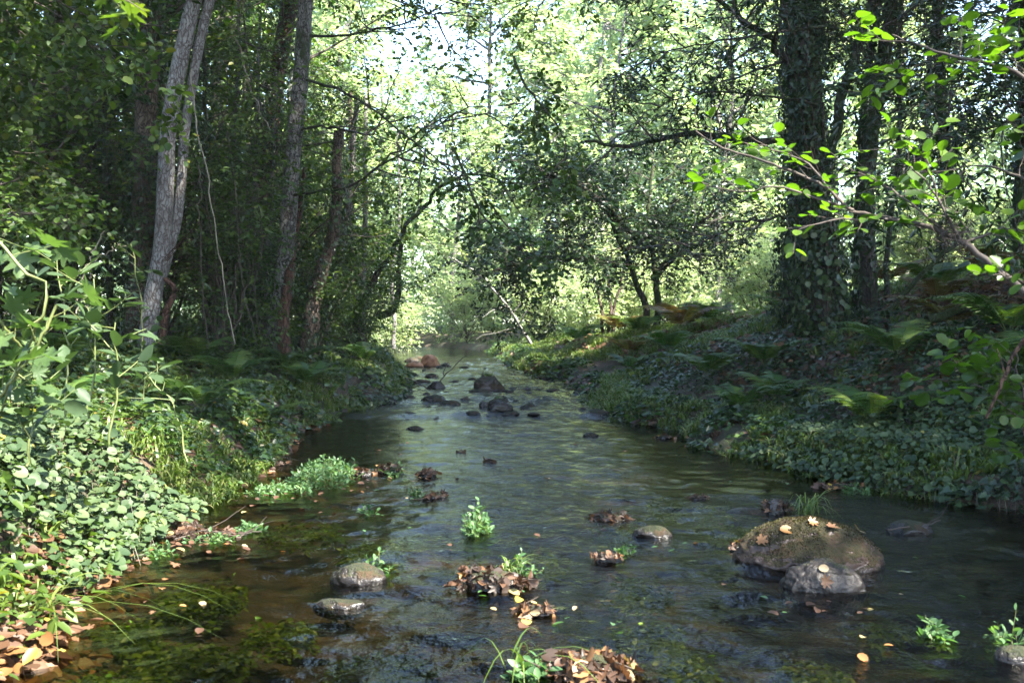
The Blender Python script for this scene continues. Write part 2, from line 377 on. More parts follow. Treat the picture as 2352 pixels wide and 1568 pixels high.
amp = math_(nt, 'ADD', math_(nt, 'ADD', .16, math_(nt, 'MULTIPLY', fast, RIPF)), math_(nt, 'MULTIPLY', rif, .5))
h = math_(nt, 'ADD', math_(nt, 'MULTIPLY', na, .8), math_(nt, 'ADD', math_(nt, 'MULTIPLY', nb, .42), math_(nt, 'MULTIPLY', nc, .2)))
h = math_(nt, 'MULTIPLY', h, amp)
bn = bump(nt, h, .05)
fr = nt.nodes.new('ShaderNodeFresnel'); fr.inputs[0].default_value = 1.333; nt.links.new(bn, fr.inputs['Normal'])
gl = nt.nodes.new('ShaderNodeBsdfGlossy'); gl.inputs['Roughness'].default_value = .035; nt.links.new(bn, gl.inputs['Normal'])
tp = nt.nodes.new('ShaderNodeBsdfTransparent'); tp.inputs[0].default_value = (.38, .35, .22, 1)
mx = nt.nodes.new('ShaderNodeMixShader'); nt.links.new(fr.outputs[0], mx.inputs[0]); nt.links.new(tp.outputs[0], mx.inputs[1]); nt.links.new(gl.outputs[0], mx.inputs[2])
nt.links.new(mx.outputs[0], out.inputs[0])

def rockmat(name, a, b, moss, mossamt, wet=.35):
    a, b, moss = (tuple(v * SHADE_DIM for v in c_) for c_ in (a, b, moss))
    m, nt, p, out = newmat(name)
    co = nt.nodes.new('ShaderNodeTexCoord').outputs['Object']
    n1 = noise(nt, 6, 5, co, .65); n2 = noise(nt, 45, 4, co, .7)
    c = ramp(nt, n1, [(.35, a), (.65, b)])
    c = mixc(nt, math_(nt, 'MULTIPLY', n2, .5), c, tuple(x * .3 for x in a))
    g = nt.nodes.new('ShaderNodeNewGeometry'); s2 = nt.nodes.new('ShaderNodeSeparateXYZ'); nt.links.new(g.outputs['Normal'], s2.inputs[0])
    f = math_(nt, 'ADD', math_(nt, 'MULTIPLY', s2.outputs[2], .45), noise(nt, 4.5, 5, co, .7))
    mm = ramp(nt, f, [(.95 - mossamt * .5, (0, 0, 0)), (1.02 - mossamt * .5, (1, 1, 1))])
    mc = ramp(nt, noise(nt, 7, 6, co, .8), [(.36, tuple(x * .35 for x in moss)), (.5, moss), (.58, (.034, .020, .009)), (.68, (.026, .016, .009)), (.8, moss)])
    c = mixc(nt, mm, c, mc)
    s3 = nt.nodes.new('ShaderNodeSeparateXYZ'); nt.links.new(co, s3.inputs[0])
    wl = ramp(nt, math_(nt, 'ADD', s3.outputs[2], math_(nt, 'MULTIPLY', n1, .05)), [(.035, (.3, .28, .26)), (.075, (1, 1, 1))])
    c = mixc(nt, 1.0, c, wl, 'MULTIPLY')
    nt.links.new(c, p.inputs['Base Color'])
    nt.links.new(ramp(nt, mm, [(0, (wet,) * 3), (1, (.95,) * 3)]), p.inputs['Roughness']); p.inputs['Specular IOR Level'].default_value = .35
    nt.links.new(bump(nt, math_(nt, 'ADD', n1, math_(nt, 'MULTIPLY', n2, math_(nt, 'ADD', .3, mm))), .02), p.inputs['Normal'])
    return m
M_rockmoss = rockmat('mossy_boulder_stone', (.045, .027, .020), (.09, .056, .040), (.030, .027, .007), .5)
M_rockgrey = rockmat('grey_brown_stone', (.022, .017, .014), (.042, .034, .028), (.05, .06, .02), .1, .45)
M_rockdark = rockmat('dark_wet_stone', (.022, .019, .017), (.05, .042, .037), (.025, .032, .010), .35, .25)
M_rockor = rockmat('orange_brown_stone', (.24, .10, .045), (.42, .22, .11), (.05, .06, .02), .1, .6)
M_rockpale = rockmat('pale_stone', (.13, .125, .11), (.22, .21, .19), (.05, .06, .02), .0, .5)

# ------------------------------------------------------------------ terrain and water
def grid(xs, ys, zf):
    X, Y = np.meshgrid(xs, ys); Z = zf(X, Y); V = np.stack([X, Y, Z], -1).reshape(-1, 3); nx = len(xs)
    i, j = np.meshgrid(np.arange(len(ys) - 1), np.arange(nx - 1), indexing='ij'); k = i * nx + j
    return V, np.stack([k, k + 1, k + nx + 1, k + nx], -1).reshape(-1, 4)
u = np.linspace(-1, 1, 420); gx = 9 * u + 150 * u ** 7
gy = np.concatenate([np.linspace(-40, 1, 60)[:-1], np.geomspace(1, 14, 330)[:-1], np.geomspace(14, 220, 210)])
g = MB(); g.add(*grid(gx, gy, ground)); tag(g.build('ground', M_soil), 'brown soil banks and gravel stream bed', None, None, 'structure')

def wz(X, Y):
    a = .020 + .020 * sm((Y - 12) / 3) * (1 - sm((Y - 27) / 5)) + .004 * (1 - sm((Y - 6) / 3))
    a = a * (.3 + .7 * np.exp(-((X - .35 + 1.2 * (fbm(X, Y * .4, 1.6, 2) - .5)) / 1.7) ** 2) + .4 * np.exp(-((X - 2.1) / .8) ** 2 - ((Y - 4.8) / 1.6) ** 2))
    return zw(Y + 1.3 * (fbm(X, Y * .3, 1.0, 3) - .5)) + a * ((fbm(X * .7, Y, .15, 1, 2) - .5) * 2 + (fbm(X, Y * .6, .7, 2) - .5) * 1.2)
ux = np.linspace(0, 1, 420)
wy = np.concatenate([np.linspace(-20, 1.5, 25)[:-1], np.geomspace(1.5, 30, 560)[:-1], np.geomspace(30, 90, 60)])
X = (xl(wy) - 1.0)[:, None] * (1 - ux)[None] + (xr(wy) + 1.0)[:, None] * ux[None]; Yg = np.repeat(wy[:, None], 420, 1)
i, j = np.meshgrid(np.arange(len(wy) - 1), np.arange(419), indexing='ij'); k = i * 420 + j
g = MB(); g.add(np.stack([X, Yg, wz(X, Yg)], -1).reshape(-1, 3), np.stack([k, k + 1, k + 421, k + 420], -1).reshape(-1, 4))
tag(g.build('water', M_water), 'shallow clear stream water rippling over a brown bed', None, None, 'structure')

# ------------------------------------------------------------------ rocks
def rock_mesh(name, w, d, h, mat, seed, flat=.75, rough=.12, sub=40):
    r = np.random.default_rng(seed); off = r.random(3) * 50
    th = np.linspace(0, np.pi, sub)[:, None]; ph = (np.arange(sub * 2) / (sub * 2) * 2 * np.pi)[None]
    x = np.sin(th) * np.cos(ph); y = np.sin(th) * np.sin(ph); z = np.cos(th) + 0 * ph
    ax = unit(r.normal(size=(9, 3))); P = np.stack([x, y, z], -1)
    cut = np.ones(x.shape)
    for a in ax:                                       # planes knock flats and edges into the round
        dd = P @ a; cut = np.minimum(cut, np.where(dd > .3, (flat + .12 * r.random()) / np.maximum(dd, .3), 9))
    rad = cut * (1 + (.05 if sub > 60 else 0) * ((fbm(x * 5 + off[0], y * 5 + off[1], .5, 3, 4) + fbm(y * 5 + off[2], z * 5 + off[0], .5, 1, 4) + fbm(z * 5 + off[1], x * 5 + off[2], .5, 2, 4)) / 1.5 - 1) * 1.6 + rough * ((fbm(x * 1.3 + off[0] + z, y * 1.3 + off[1] - z, .9, 0) - .5) * 2) + .06 * (fbm(x * 2 + off[2], y * 2 + off[0], .5, 1) + fbm(y * 2 + off[1], z * 2 + off[2], .5, 2) - 1))
    V = (P * rad[..., None] * np.array([w / 2, d / 2, h])).reshape(-1, 3)
    n = sub * 2; i, j = np.meshgrid(np.arange(sub - 1), np.arange(n), indexing='ij')
    F = np.stack([i * n + j, (i + 1) * n + j, (i + 1) * n + (j + 1) % n, i * n + (j + 1) % n], -1).reshape(-1, 4)
    b = MB(); b.add(V, F); return b.build(name, mat, mesh_only=True)

def rock(name, label, px, py, w, h, mat, seed, group=None, flat=.8, depth=.75, rz=0, cat='rock', sink=.0):
    """px, py: middle of the waterline; w, h in pixels (2352 wide)"""
    p = on_water(px, py); m = p[1] / FOC
    W, H = w * m * 1.06, h * m * 1.08
    me = rock_mesh(name, W, W * depth, H, mat, seed, flat, sub=110 if w > 150 else 40)
    o = bpy.data.objects.new(name, me); col.objects.link(o)
    o.location = (p[0], p[1] + W * depth * .40, p[2] - .01 - sink); o.rotation_euler = (0, 0, rz)
    tag(o, label, cat, group); return o, p, W, H
ROCKG = 'dark stones in the riffle'
big, pb, Wb, Hb = rock('mossy_boulder', 'large rounded boulder with green moss and dry leaves, at right of the stream', 1891, 1316, 336, 96, M_rockmoss, 5, flat=.86, depth=.8, cat='boulder')
V = np.empty(len(big.data.vertices) * 3, np.float32); big.data.vertices.foreach_get('co', V); V = V.reshape(-1, 3)
NN = np.empty(len(V) * 3, np.float32); big.data.vertices.foreach_get('normal', NN); NN = NN.reshape(-1, 3)
if NN[:, 2][V[:, 2] > Hb * .7].mean() < 0: NN = -NN
k = np.where((V[:, 2] > Hb * .22) & (fbm(V[:, 0] * 7, V[:, 1] * 7 + V[:, 2] * 5, 1, 2) > .42 - .25 * (V[:, 2] / Hb - .5)))[0]; k = rng.choice(k, min(20000, len(k)), replace=False)
g = MB(); g.leaves('dia', V[k] - NN[k] * .004, NN[k] * .8 + rnd(len(k), .5), rnd(len(k)), .0095 * (.5 + rng.random(len(k))), rng.random(len(k)), 0)
g.build('moss', M_moss, big)
small, *_ = rock('rock', 'smooth grey brown stone resting in front of the large mossy boulder', 1906, 1368, 186, 66, M_rockgrey, 8, flat=.93, depth=.7)
rock('rock', 'flat pale grey stone among leaves behind the large mossy boulder', 1722, 1184, 92, 14, M_rockgrey, 9, flat=.9)
rock('rock', 'low dark stone with debris in blue rippled water right of the mossy boulder', 2105, 1226, 104, 26, M_rockdark, 10)
rock('rock', 'low wet stone holding pale bits left of the mossy boulder', 1503, 1236, 92, 24, M_rockdark, 12, depth=.6)
rock('rock', 'brown stone cut off by the right edge at the bottom', 2350, 1530, 100, 36, M_rockdark, 13, flat=.9)
rock('rock', 'rounded dark stone with a dry leaf and sprigs in the lower left water', 819, 1342, 122, 40, M_rockdark, 14, flat=.9)
rock('rock', 'long low purple grey stone below the dark stone in the lower left water', 775, 1402, 118, 24, M_rockdark, 15, depth=.5)
rock('rock', 'largest orange brown block upstream of the riffle', 986, 842, 50, 27, M_rockor, 21, flat=.72)
rock('rock', 'small light orange stone in front of the orange block', 950, 843, 42, 13, M_rockor, 22, flat=.9)
rock('rock', 'greenish brown stone behind the small orange stone', 945, 831, 34, 12, M_rockdark, 23)
rock('rock', 'low mossy stone just behind the orange block', 960, 824, 30, 7, M_rockdark, 24)
rock('rock', 'pale rounded stone at the far right bank edge', 1162, 808, 32, 12, M_rockpale, 25, flat=.9)
rock('mossy_rock', 'tall mossy block in the middle of the riffle', 1126, 898, 76, 36, M_rockmoss, 26, flat=.7)
rock('mossy_rock', 'dark rock with hanging grass in front of the tall mossy block', 1145, 943, 60, 27, M_rockdark, 27)
for n, (lab, px, py, w, h) in enumerate([
    ('small brown stone touching the grassy dark rock at its left', 1112, 934, 26, 14),
    ('broad black stone, left of two touching in the near riffle', 996, 925, 60, 18),
    ('flat black stone, right of two touching in the near riffle', 1034, 931, 50, 12),
    ('small dark stone just above the two touching black stones', 1067, 918, 24, 7),
    ('rounded dark stone by the fallen twig left of the mossy block', 1001, 894, 42, 18),
    ('dark stone up against the twig in the upper riffle', 991, 868, 34, 11),
    ('rounded grey brown stone against the left bank by the riffle', 897, 928, 28, 17),
    ('dark stone beside the rounded grey brown one at the left bank', 938, 916, 30, 10),
    ('small rounded black stone alone right of the mossy block', 1209, 896, 22, 8),
    ('flat dark stone in the right half of the upper riffle', 1270, 900, 40, 8),
    ('dark stone nearest the right bank in the riffle', 1333, 906, 40, 11),
    ('low stone left of the foot of the mossy block', 1100, 901, 60, 8),
    ('low wet stone touching the right foot of the mossy block', 1166, 901, 28, 6),
    ('tiny stone right of the grassy dark rock', 1188, 922, 18, 5),
    ('flat stone with moss right of the grassy dark rock', 1217, 935, 42, 9),
    ('black stone alone in the smooth pool below the riffle', 953, 988, 42, 10),
    ('black stone alone in the right half of the smooth pool', 1358, 1003, 34, 11),
    ('low dark stone at the pool head, left one of a pair', 1087, 951, 36, 8),
    ('low dark stone at the pool head, right one of a pair', 1175, 951, 36, 7),
    ('thin flat stone right of the pair at the pool head', 1226, 951, 30, 4),
    ('dark flat stone under the left bank at the pool head', 938, 953, 46, 8),
    ('broken low stone right of the one under the left bank', 1000, 962, 30, 5),
    ('dark stone tucked beside the twig base on the left', 968, 880, 44, 9),
    ('small dark stone left of the twig in the upper riffle', 945, 862, 30, 8),
    ('small wet stone above the mossy block', 1085, 872, 22, 5),
    ('flat wet stone where the right bank meets the upper riffle', 1245, 868, 30, 6),
    ('dark stone behind the orange block to its right', 1022, 842, 24, 9),
    ('half sunk stone in mid stream above the mossy block', 1065, 846, 24, 6),
    ('dark stone lying out from the right bank at the pool head', 1375, 952, 60, 12)]):
    rock('rock', lab, px, py, w, h, M_rockdark, 40 + n, ROCKG, flat=.78)

RL = [('the tall mossy block', 1126, 890), ('the grassy dark rock', 1145, 935), ('the two touching black stones', 1015, 925), ('the forked twig', 1005, 880), ('the right end of the riffle', 1330, 905), ('the pair at the pool head', 1130, 951), ('the orange block', 987, 842), ('the flat dark stone of the upper riffle', 1270, 895)]
SL = {}
sm_me = [rock_mesh('rock', 1, .75, .32, M_rockdark, 300 + i, .75, sub=16) for i in range(3)]
for k_ in range(34):
    px, py = 930 + 420 * rng.random(), 845 + 120 * rng.random() ** 1.3
    if not (910 + (925 - py) * .1 < px < 1180 + (py - 850) * 2.2): continue
    p = on_water(px, py); o = bpy.data.objects.new('small_rock', sm_me[k_ % 3]); col.objects.link(o)
    o.location = (p[0], p[1], p[2] - .01); w_ = (10 + 16 * rng.random()) * p[1] / FOC; o.scale = (w_, w_ * 1.3, w_); o.rotation_euler = (0, 0, rng.random() * 6)
    tag(o, '', 'stone', 'tiny dark stones scattered through the riffle')
    d, nm, lx, ly = min((math.hypot(px - a, (py - b) * 2), n_, a, b) for n_, a, b in RL)
    SL.setdefault(('right of' if px > lx else 'left of') + ' ' + nm, []).append((d, k_, o))
for nm, L in SL.items():
    for k_, (_, _, o) in enumerate(sorted(L, key=lambda t: t[:2])): o['label'] = 'tiny dark stone ' + nm + (', ' + ('closest', 'second closest', 'third closest', 'fourth closest', 'fifth closest', 'sixth closest', 'seventh closest', 'eighth closest')[min(k_, 7)] if len(L) > 1 else '')

# ------------------------------------------------------------------ scatter helpers for the ground
def land_points(n, side, y0, y1, dmin, dmax, pw=1.0):
    Y = y0 * (y1 / y0) ** rng.random(n)
    d = dmin + (dmax - dmin) * rng.random(n) ** pw
    X = xl(Y) - d if side < 0 else xr(Y) + d
    return X, Y, d
def cushion(x, y): return np.clip(fbm(x, y, .8, 2) * 1.6 - .35, 0.02, 1) 

def cover(name, label, specs):
    g = MB()
    for (n, side, y0, y1, d0, d1, pw, h, size, tpl, tint, mat, flat) in specs:
        X, Y, d = land_points(n, side, y0, y1, d0, d1, pw)
        k = (d > .75 + .3 * rng.random(n)) | (fbm(X, Y, .55, 0) > .47) | (rng.random(n) < .12)
        X, Y, d = X[k], Y[k], d[k]; n = len(X)
        e = .05
        gz = ground(X, Y); gxd = (ground(X + e, Y) - gz) / e; gyd = (ground(X, Y + e) - gz) / e
        hh = h * cushion(X, Y); q = rng.random(n) ** .45
        hx = (h * cushion(X + .08, Y) - hh) / .08; hy = (h * cushion(X, Y + .08) - hh) / .08
        N = np.stack([-(gxd + hx) * .5, -(gyd + hy) * .5, np.ones(n)], -1) + rnd(n, flat)
        N[:, 1] -= .15
        D = rnd(n); D[:, 2] = D[:, 2] * .3 - .25
        D[:, 0] += -side * .5
        sz = size * (.35 + 1.2 * rng.random(n) ** 1.6) * np.clip(1 + .02 * (Y - 6), 1, 2.2)
        ti = np.clip(tint[0] + (tint[1] - tint[0]) * (.6 * fbm(X, Y, 1.1, 1) + .5 * rng.random(n)) + (rng.random(n) < .02) * .5, 0, 1)
        g.leaves(tpl, np.stack([X, Y, gz + .01 + hh * q], -1), D, N, sz, ti, mat)
    o = g.build(name, [M_ivy, M_leaf, M_kid, M_dry, M_fern])
    return tag(o, label, None, None, 'stuff')

cover('ground_cover_left', 'low ivy and bramble leaves covering the left bank', [
    (42000, -1, 3.0, 14, -.12, 4.0, .8, .32, .055, 'oval', (.2, .95), 1, .5),
    (30000, -1, 7.5, 26, -.15, 5.5, .8, .38, .055, 'ivy', (.2, .9), 0, .45),
    (16000, -1, 14, 60, -.1, 9, .8, .35, .09, 'dia', (.3, 1.), 1, .5),
    (5000, -1, 2.6, 12, -.1, 4, 1, .10, .07, 'alder', (0, .9), 3, .5),
    (5000, -1, 3.4, 12, -.22, .25, 1, .04, .065, 'alder', (0, .85), 3, .4),
    (8000, -1, 6.5, 34, -.14, .55, 1, .22, .05, 'ivy', (.1, .9), 0, .5), (5000, -1, 6.5, 34, -.12, .5, 1, .2, .06, 'dia', (.3, 1.), 4, .5)])
cover('ground_cover_right', 'low ivy and herb leaves covering the right bank', [
    (26000, 1, 6.0, 16, -.12, 3.4, .7, .26, .05, 'ivy', (.1, .9), 0, .45),
    (6000, 1, 5.5, 16, .4, 7, .9, .20, .05, 'oval', (.1, .9), 1, .5),
    (17000, 1, 14, 60, -.1, 12, .8, .28, .07, 'dia', (.35, 1.), 1, .5),
    (46000, 1, 5.0, 30, 1.2, 10, .9, .16, .075, 'alder', (.15, .85), 3, .45),
    (8000, 1, 8.0, 36, -.14, .6, 1, .22, .05, 'ivy', (.1, .9), 0, .5), (9000, 1, 8.0, 36, -.12, .7, 1, .2, .06, 'dia', (.3, 1.), 4, .5),
    (5000, 1, 8.0, 30, -.2, .3, 1, .04, .065, 'alder', (0, .85), 3, .4)])

def mound(name, label, side, y0, y1, dA, dB, n, h, size, tpl, mat, tint=(.2, .9)):
    g = MB()
    Y = y0 + (y1 - y0) * rng.random(n); d = dA + (dB - dA) * rng.random(n)
    X = xl(Y) - d if side < 0 else xr(Y) + d
    e = sm((d - dA) / .35) * sm((Y - y0) / .4) * sm((y1 - Y) / .4)
    top = np.maximum(ground(X, Y), .1) + h * e * (.6 + .6 * cushion(X, Y))
    z = top - rng.random(n) ** 2 * .18
    N = np.stack([-side * .55 * (1 - sm((d - dA) / .7)) + 0 * d, -.35 + 0 * d, np.ones(n)], -1) + rnd(n, .33)
    D = rnd(n); D[:, 2] = -.3
    g.leaves(tpl, np.stack([X, Y, z], -1), D, N, size * (.35 + 1.1 * rng.random(n) ** 1.4), np.clip(tint[0] + (tint[1] - tint[0]) * rng.random(n) + (rng.random(n) < .015) * .5, 0, 1), 0)
    m = n // 12                                            # dangling stalks beneath the overhang
    i = rng.integers(0, n, m); P0 = np.stack([X[i], Y[i], z[i]], -1); P1 = P0 + np.stack([rng.normal(size=m) * .04, -.03 + 0 * P0[:, 0], -.12 - .2 * rng.random(m)], -1)
    g.tubes(np.stack([P0, (P0 + P1) / 2 + rnd(m, .015), P1], 1), .0016, .001, 3, .5, 1)
    o = g.build(name, [mat, M_twigpale]); return tag(o, label, None, None, 'stuff')
mound('pennywort_mat', 'bright mound of small round leaves overhanging the lower left water', -1, 4.3, 6.4, -.1, 2.2, 9000, .28, .05, 'round', M_kid)
mound('ivy_mat', 'pale green mound of small leaves at the foot of the right bank', 1, 6.6, 9.0, -.15, 2.2, 11000, .22, .045, 'round', M_kid, (.0, .75))
mound('ivy_mat', 'dark leafy shoulder overhanging the water at the right edge', 1, 4.6, 6.8, -.1, 1.8, 6500, .35, .055, 'ivy', M_ivy, (.0, .7))

# grass
def tuft_blades(g, C, nb, L, w=.006, spread=.6, tint=(.2, .9), mat=0, lean=(0, 0)):
    C = np.repeat(np.asarray(C, float), nb, 0); n = len(C)
    C = C + rnd(n) * np.array([.05, .05, 0]) * (L / .4)
    a = rng.random(n) * 2 * np.pi; out = np.stack([np.cos(a) + lean[0], np.sin(a) + lean[1], 0 * a], -1) * (spread * (.3 + rng.random(n)))[:, None]
    Ls = (L * (.5 + .7 * rng.random(n)))[:, None]
    pts = [C + out * Ls * t + np.array([0, 0, 1.]) * Ls * (1.25 * t - (.5 + .8 * spread) * t * t) for t in (0, .17, .34, .5, .67, .84, 1.)]
    sd = unit(np.cross(out, np.array([0, 0, 1.])) + rnd(n, .05)) * w
    ws = (1, 1, .95, .85, .65, .4, .06)
    V = np.stack([x for p_, k in zip(pts, ws) for x in (p_ - sd * k, p_ + sd * k)], 1)
    q = np.array([[2 * i_, 2 * i_ + 1, 2 * i_ + 3, 2 * i_ + 2] for i_ in range(6)])
    F = (q[None] + (np.arange(n) * 14)[:, None, None]).reshape(-1, 4)
    g.add(V.reshape(-1, 3), F, np.repeat(np.clip(tint[0] + (tint[1] - tint[0]) * rng.random(n), 0, 1), 6), mat)
g = MB()
for (n, side, y0, y1, d0, d1, L) in [(500, -1, 3.2, 20, 0, 4, .32), (700, 1, 6.2, 16, 0, 6, .30), (4500, 1, 15, 38, .0, 8, .34), (1100, -1, 18, 50, 0, 6, .4), (2600, 1, 13.5, 32, -.05, 3.5, .30), (900, -1, 15, 34, -.05, 2, .3), (900, 1, 6.8, 15, -.1, .9, .24), (500, -1, 6.5, 14, -.1, .6, .22)]:
    X, Y, d = land_points(n, side, y0, y1, d0, d1)
    k = fbm(X, Y, 1.5, 3) > .47; X, Y = X[k], Y[k]
    tuft_blades(g, np.stack([X, Y, ground(X, Y)], -1), 14, L, .004 + .00025 * 15, .55, (.1, .95))
tag(g.build('bank_grass', M_grass), 'thin arching grass growing through the bank cover', None, None, 'stuff')

# ------------------------------------------------------------------ ferns
def fern_mesh(seed, nf=7, L=.68):
    global rng
    old, rng = rng, np.random.default_rng(seed)
    g = MB()
    for i in range(nf):
        a = 2 * np.pi * (i + .5 * rng.random()) / nf; l = L * (.7 + .5 * rng.random()); o = np.array([np.cos(a), np.sin(a), 0])
        t = np.linspace(0, 1, 9); P = o * (l * t * (.75 + .25 * t))[:, None] + np.array([0, 0, 1]) * (l * (1.25 * t - .85 * t * t))[:, None]
        g.tubes(P[None], .004, .001, 3, .5, 1)
        K = 22; tt = .14 + .86 * (np.arange(K) + .5) / K; x = tt * 8; ii = np.minimum(x.astype(int), 7); f = (x - ii)[:, None]
        pos = P[ii] + (P[ii + 1] - P[ii]) * f; tan = unit(P[ii + 1] - P[ii])
        side = unit(np.cross(tan, [0, 0, 1.])); nrm = np.cross(side, tan)
        ln = l * .26 * np.sin(np.pi * np.clip(tt * .82 + .16, 0, 1)) ** .8 * (1.02 - tt * .35)
        for s_ in (1, -1):
            g.leaves('pinna', pos, side * s_ + tan * .4 + rnd(K, .06) + np.array([0, 0, -.12]), nrm + rnd(K, .12), ln, np.clip(.25 + .5 * rng.random() + .15 * rng.random(K), 0, .93) + 0 * tt)
    me = g.build('fronds', [M_fern, M_stem], mesh_only=True)
    rng = old; return me
FERN = [fern_mesh(900 + i) for i in range(3)]
FG = 'ferns on the banks'
ferns = [  # label, x, y, scale
    ('fern standing beneath the ivy covered tree on the right bank', 3.1, 12.2, 1.), ('drooping fern left of the foot of the ivy covered tree', 2.5, 12.6, .9),
    ('fern overhanging the right water edge beside the pool', 2.35, 10.2, .85), ('dark fern halfway up the right bank', 3.7, 9.6, 1.1),
    ('large fern spreading on the right slope near the edge of view', 4.6, 9.2, 1.2), ('large fern high on the right slope by the brown stick', 4.2, 8.0, 1.1),
    ('fern at the right edge of view above the dark leafy shoulder', 3.9, 6.9, 1.0), ('fern on the right bank above the pale leaf mound', 3.1, 8.6, .9),
    ('fern on the shaded right bank facing the pool', 2.9, 10.9, .9), ('sunlit fern on the right bank behind the ivy covered tree', 4.6, 17, 1.2),
    ('yellow green fern beyond the ivy covered tree', 3.6, 18.5, 1.2), ('fern on the bright bank left of the ivy covered tree', 2.6, 16.5, 1.1),
    ('fern by the riffle on the right bank', 1.9, 15.8, .9), ('fern below the dark oval tree', 2.6, 20.5, 1.1),
    ('fern in shade right of the ivy covered tree', 5.8, 13.6, 1.2), ('fern high on the right slope by the fallen branch', 6.0, 11.4, 1.2),
    ('fern among leaves in the middle of the left bank', -3.2, 6.9, .8), ('fern low on the left bank over the pool', -2.7, 8.6, .85),
    ('fern on the left bank in front of the mottled grey trunk', -3.2, 11.4, 1.), ('fern on the left bank in front of the twin pale trunk', -4.2, 9.0, 1.),
    ('fern at the pool head on the left bank', -2.6, 12.6, .9), ('fern on the left bank beside the riffle', -2.4, 16.2, 1.),
    ('bright fern at the far end of the left bank', -3.5, 22, 1.2), ('fern hidden low at the left among sunlit leaves', -3.5, 5.6, .8),
    ('small fern at the left bank edge beside the pool', -2.45, 9.9, .7), ('fern between the twin pale trunk and the mottled trunk', -3.9, 12.2, 1.),
    ('fern up the left bank in the deep shade', -5.2, 8.2, 1.1), ('fern behind the sunlit lobed leaves at the left', -3.0, 4.9, .8),
    ('fern in the left bank cover below the reddish trunk', -3.0, 13.4, 1.), ('fern at the bend on the sunny right bank', 1.6, 24, 1.2)]
for n, (lab, x, y, s_) in enumerate(ferns):
    e = thing('fern', lab, 'fern', (x, y, float(ground(x, y)) + .08), FG, rng.random() * 6, s_ * 1.0)
    put('fronds', FERN[n % 3], e)
BF = [m.copy() for m in FERN[:2]]
for m in BF: m.materials[0] = M_bracken
for n, (lab, x, y, s_) in enumerate([('brown bracken on the slope right of the massive ivy trunk', 5.3, 12.4, 1.1), ('brown bracken high on the right slope near the leaning branch', 6.3, 13.0, 1.2), ('yellow brown bracken behind the massive ivy trunk', 4.4, 15.6, 1.2),
        ('tall rusty bracken left of the massive ivy trunk', 3.0, 17.6, 1.3), ('rusty bracken under the dark rounded tree', 3.6, 21.0, 1.3), ('brown bracken halfway up the right slope', 4.6, 10.4, 1.0), ('dead bracken at the right edge of the slope', 5.4, 9.8, 1.1),
        ('yellow bracken in the bright gap beyond the ivy trunks', 6.4, 17.0, 1.3), ('rusty bracken on the sunlit strip by the upper riffle', 2.2, 18.6, 1.0), ('golden bracken below the small brown tree', 2.6, 24.5, 1.3)]):
    e = thing('fern', lab, 'bracken', (x, y, float(ground(x, y)) + .1), 'browning bracken on the right slope', rng.random() * 6, s_)
    put('fronds', BF[n % 2], e)

# ------------------------------------------------------------------ ivy on a stem
def ivy_on(P, r, n, size=.06, tint=(.1, .9), spread=.06, t0=0., t1=1., tpl='ivy', mat=0, g=None):
    g = g or MB(); S = P.shape[1]
    t = t0 + (t1 - t0) * rng.random(n); x = t * (S - 1.001); i = x.astype(int); f = (x - i)[:, None]
    pos = P[0, i] + (P[0, i + 1] - P[0, i]) * f; tan = unit(P[0, i + 1] - P[0, i])
    o = rnd(n); o -= (o * tan).sum(1, keepdims=True) * tan; o = unit(o)
    clump = fbm(np.arctan2(o[:, 1], o[:, 0]) * .5 + 9, pos[:, 2], .45, 2)
    kp = (clump > .40) | (rng.random(n) < .35); t, pos, o, clump = t[kp], pos[kp], o[kp], clump[kp]; n = len(t)
    rr = (r(t) if callable(r) else r) + .01 + spread * rng.random(n) ** 1.3 * (.4 + 1.5 * clump)
    D = np.array([0, 0, -1.]) + rnd(n, .45)
    g.leaves(tpl, pos + o * rr[:, None], D, o + np.array([0, 0, .5]) + rnd(n, .35), size * (.5 + .8 * rng.random(n)), tint[0] + (tint[1] - tint[0]) * rng.random(n), mat)
    return g

def PX(pts): return [at(a, b, Y) for a, b, Y in pts]

def limb_crown(g, limb, k1, L1, k2, L2, k3, L3, K, size, tpl='oval', tint=(.2, .9), up=.0, lm=0, tm=1, r=.02, a1=55, up3=-.15, tr=(.15, 1), flat=.6):
    """limb (1,S,3) -> side branches -> twigs -> leaves, all into builder g"""
    b, L = kids(limb, k1, tr, L1, a1, up, 6, .13, flat)
    g.tubes(b, r * .5, r * .15, 4, .5, tm)
    c, L = kids(b, k2, (.2, 1), L2, 50, 0, 5, .13, flat); g.tubes(c, r * .18, r * .07, 3, .5, tm)
    d, L = kids(c, k3, (.15, 1), L3, 48, up3, 4, .13, flat)
    g.tubes(d, r * .07, r * .03, 3, .5, tm)
    leafy(g, d, K, size, tpl, .1, tint, lm)

# ------------------------------------------------------------------ left bank trunks
def gz(x, y): return float(ground(x, y))
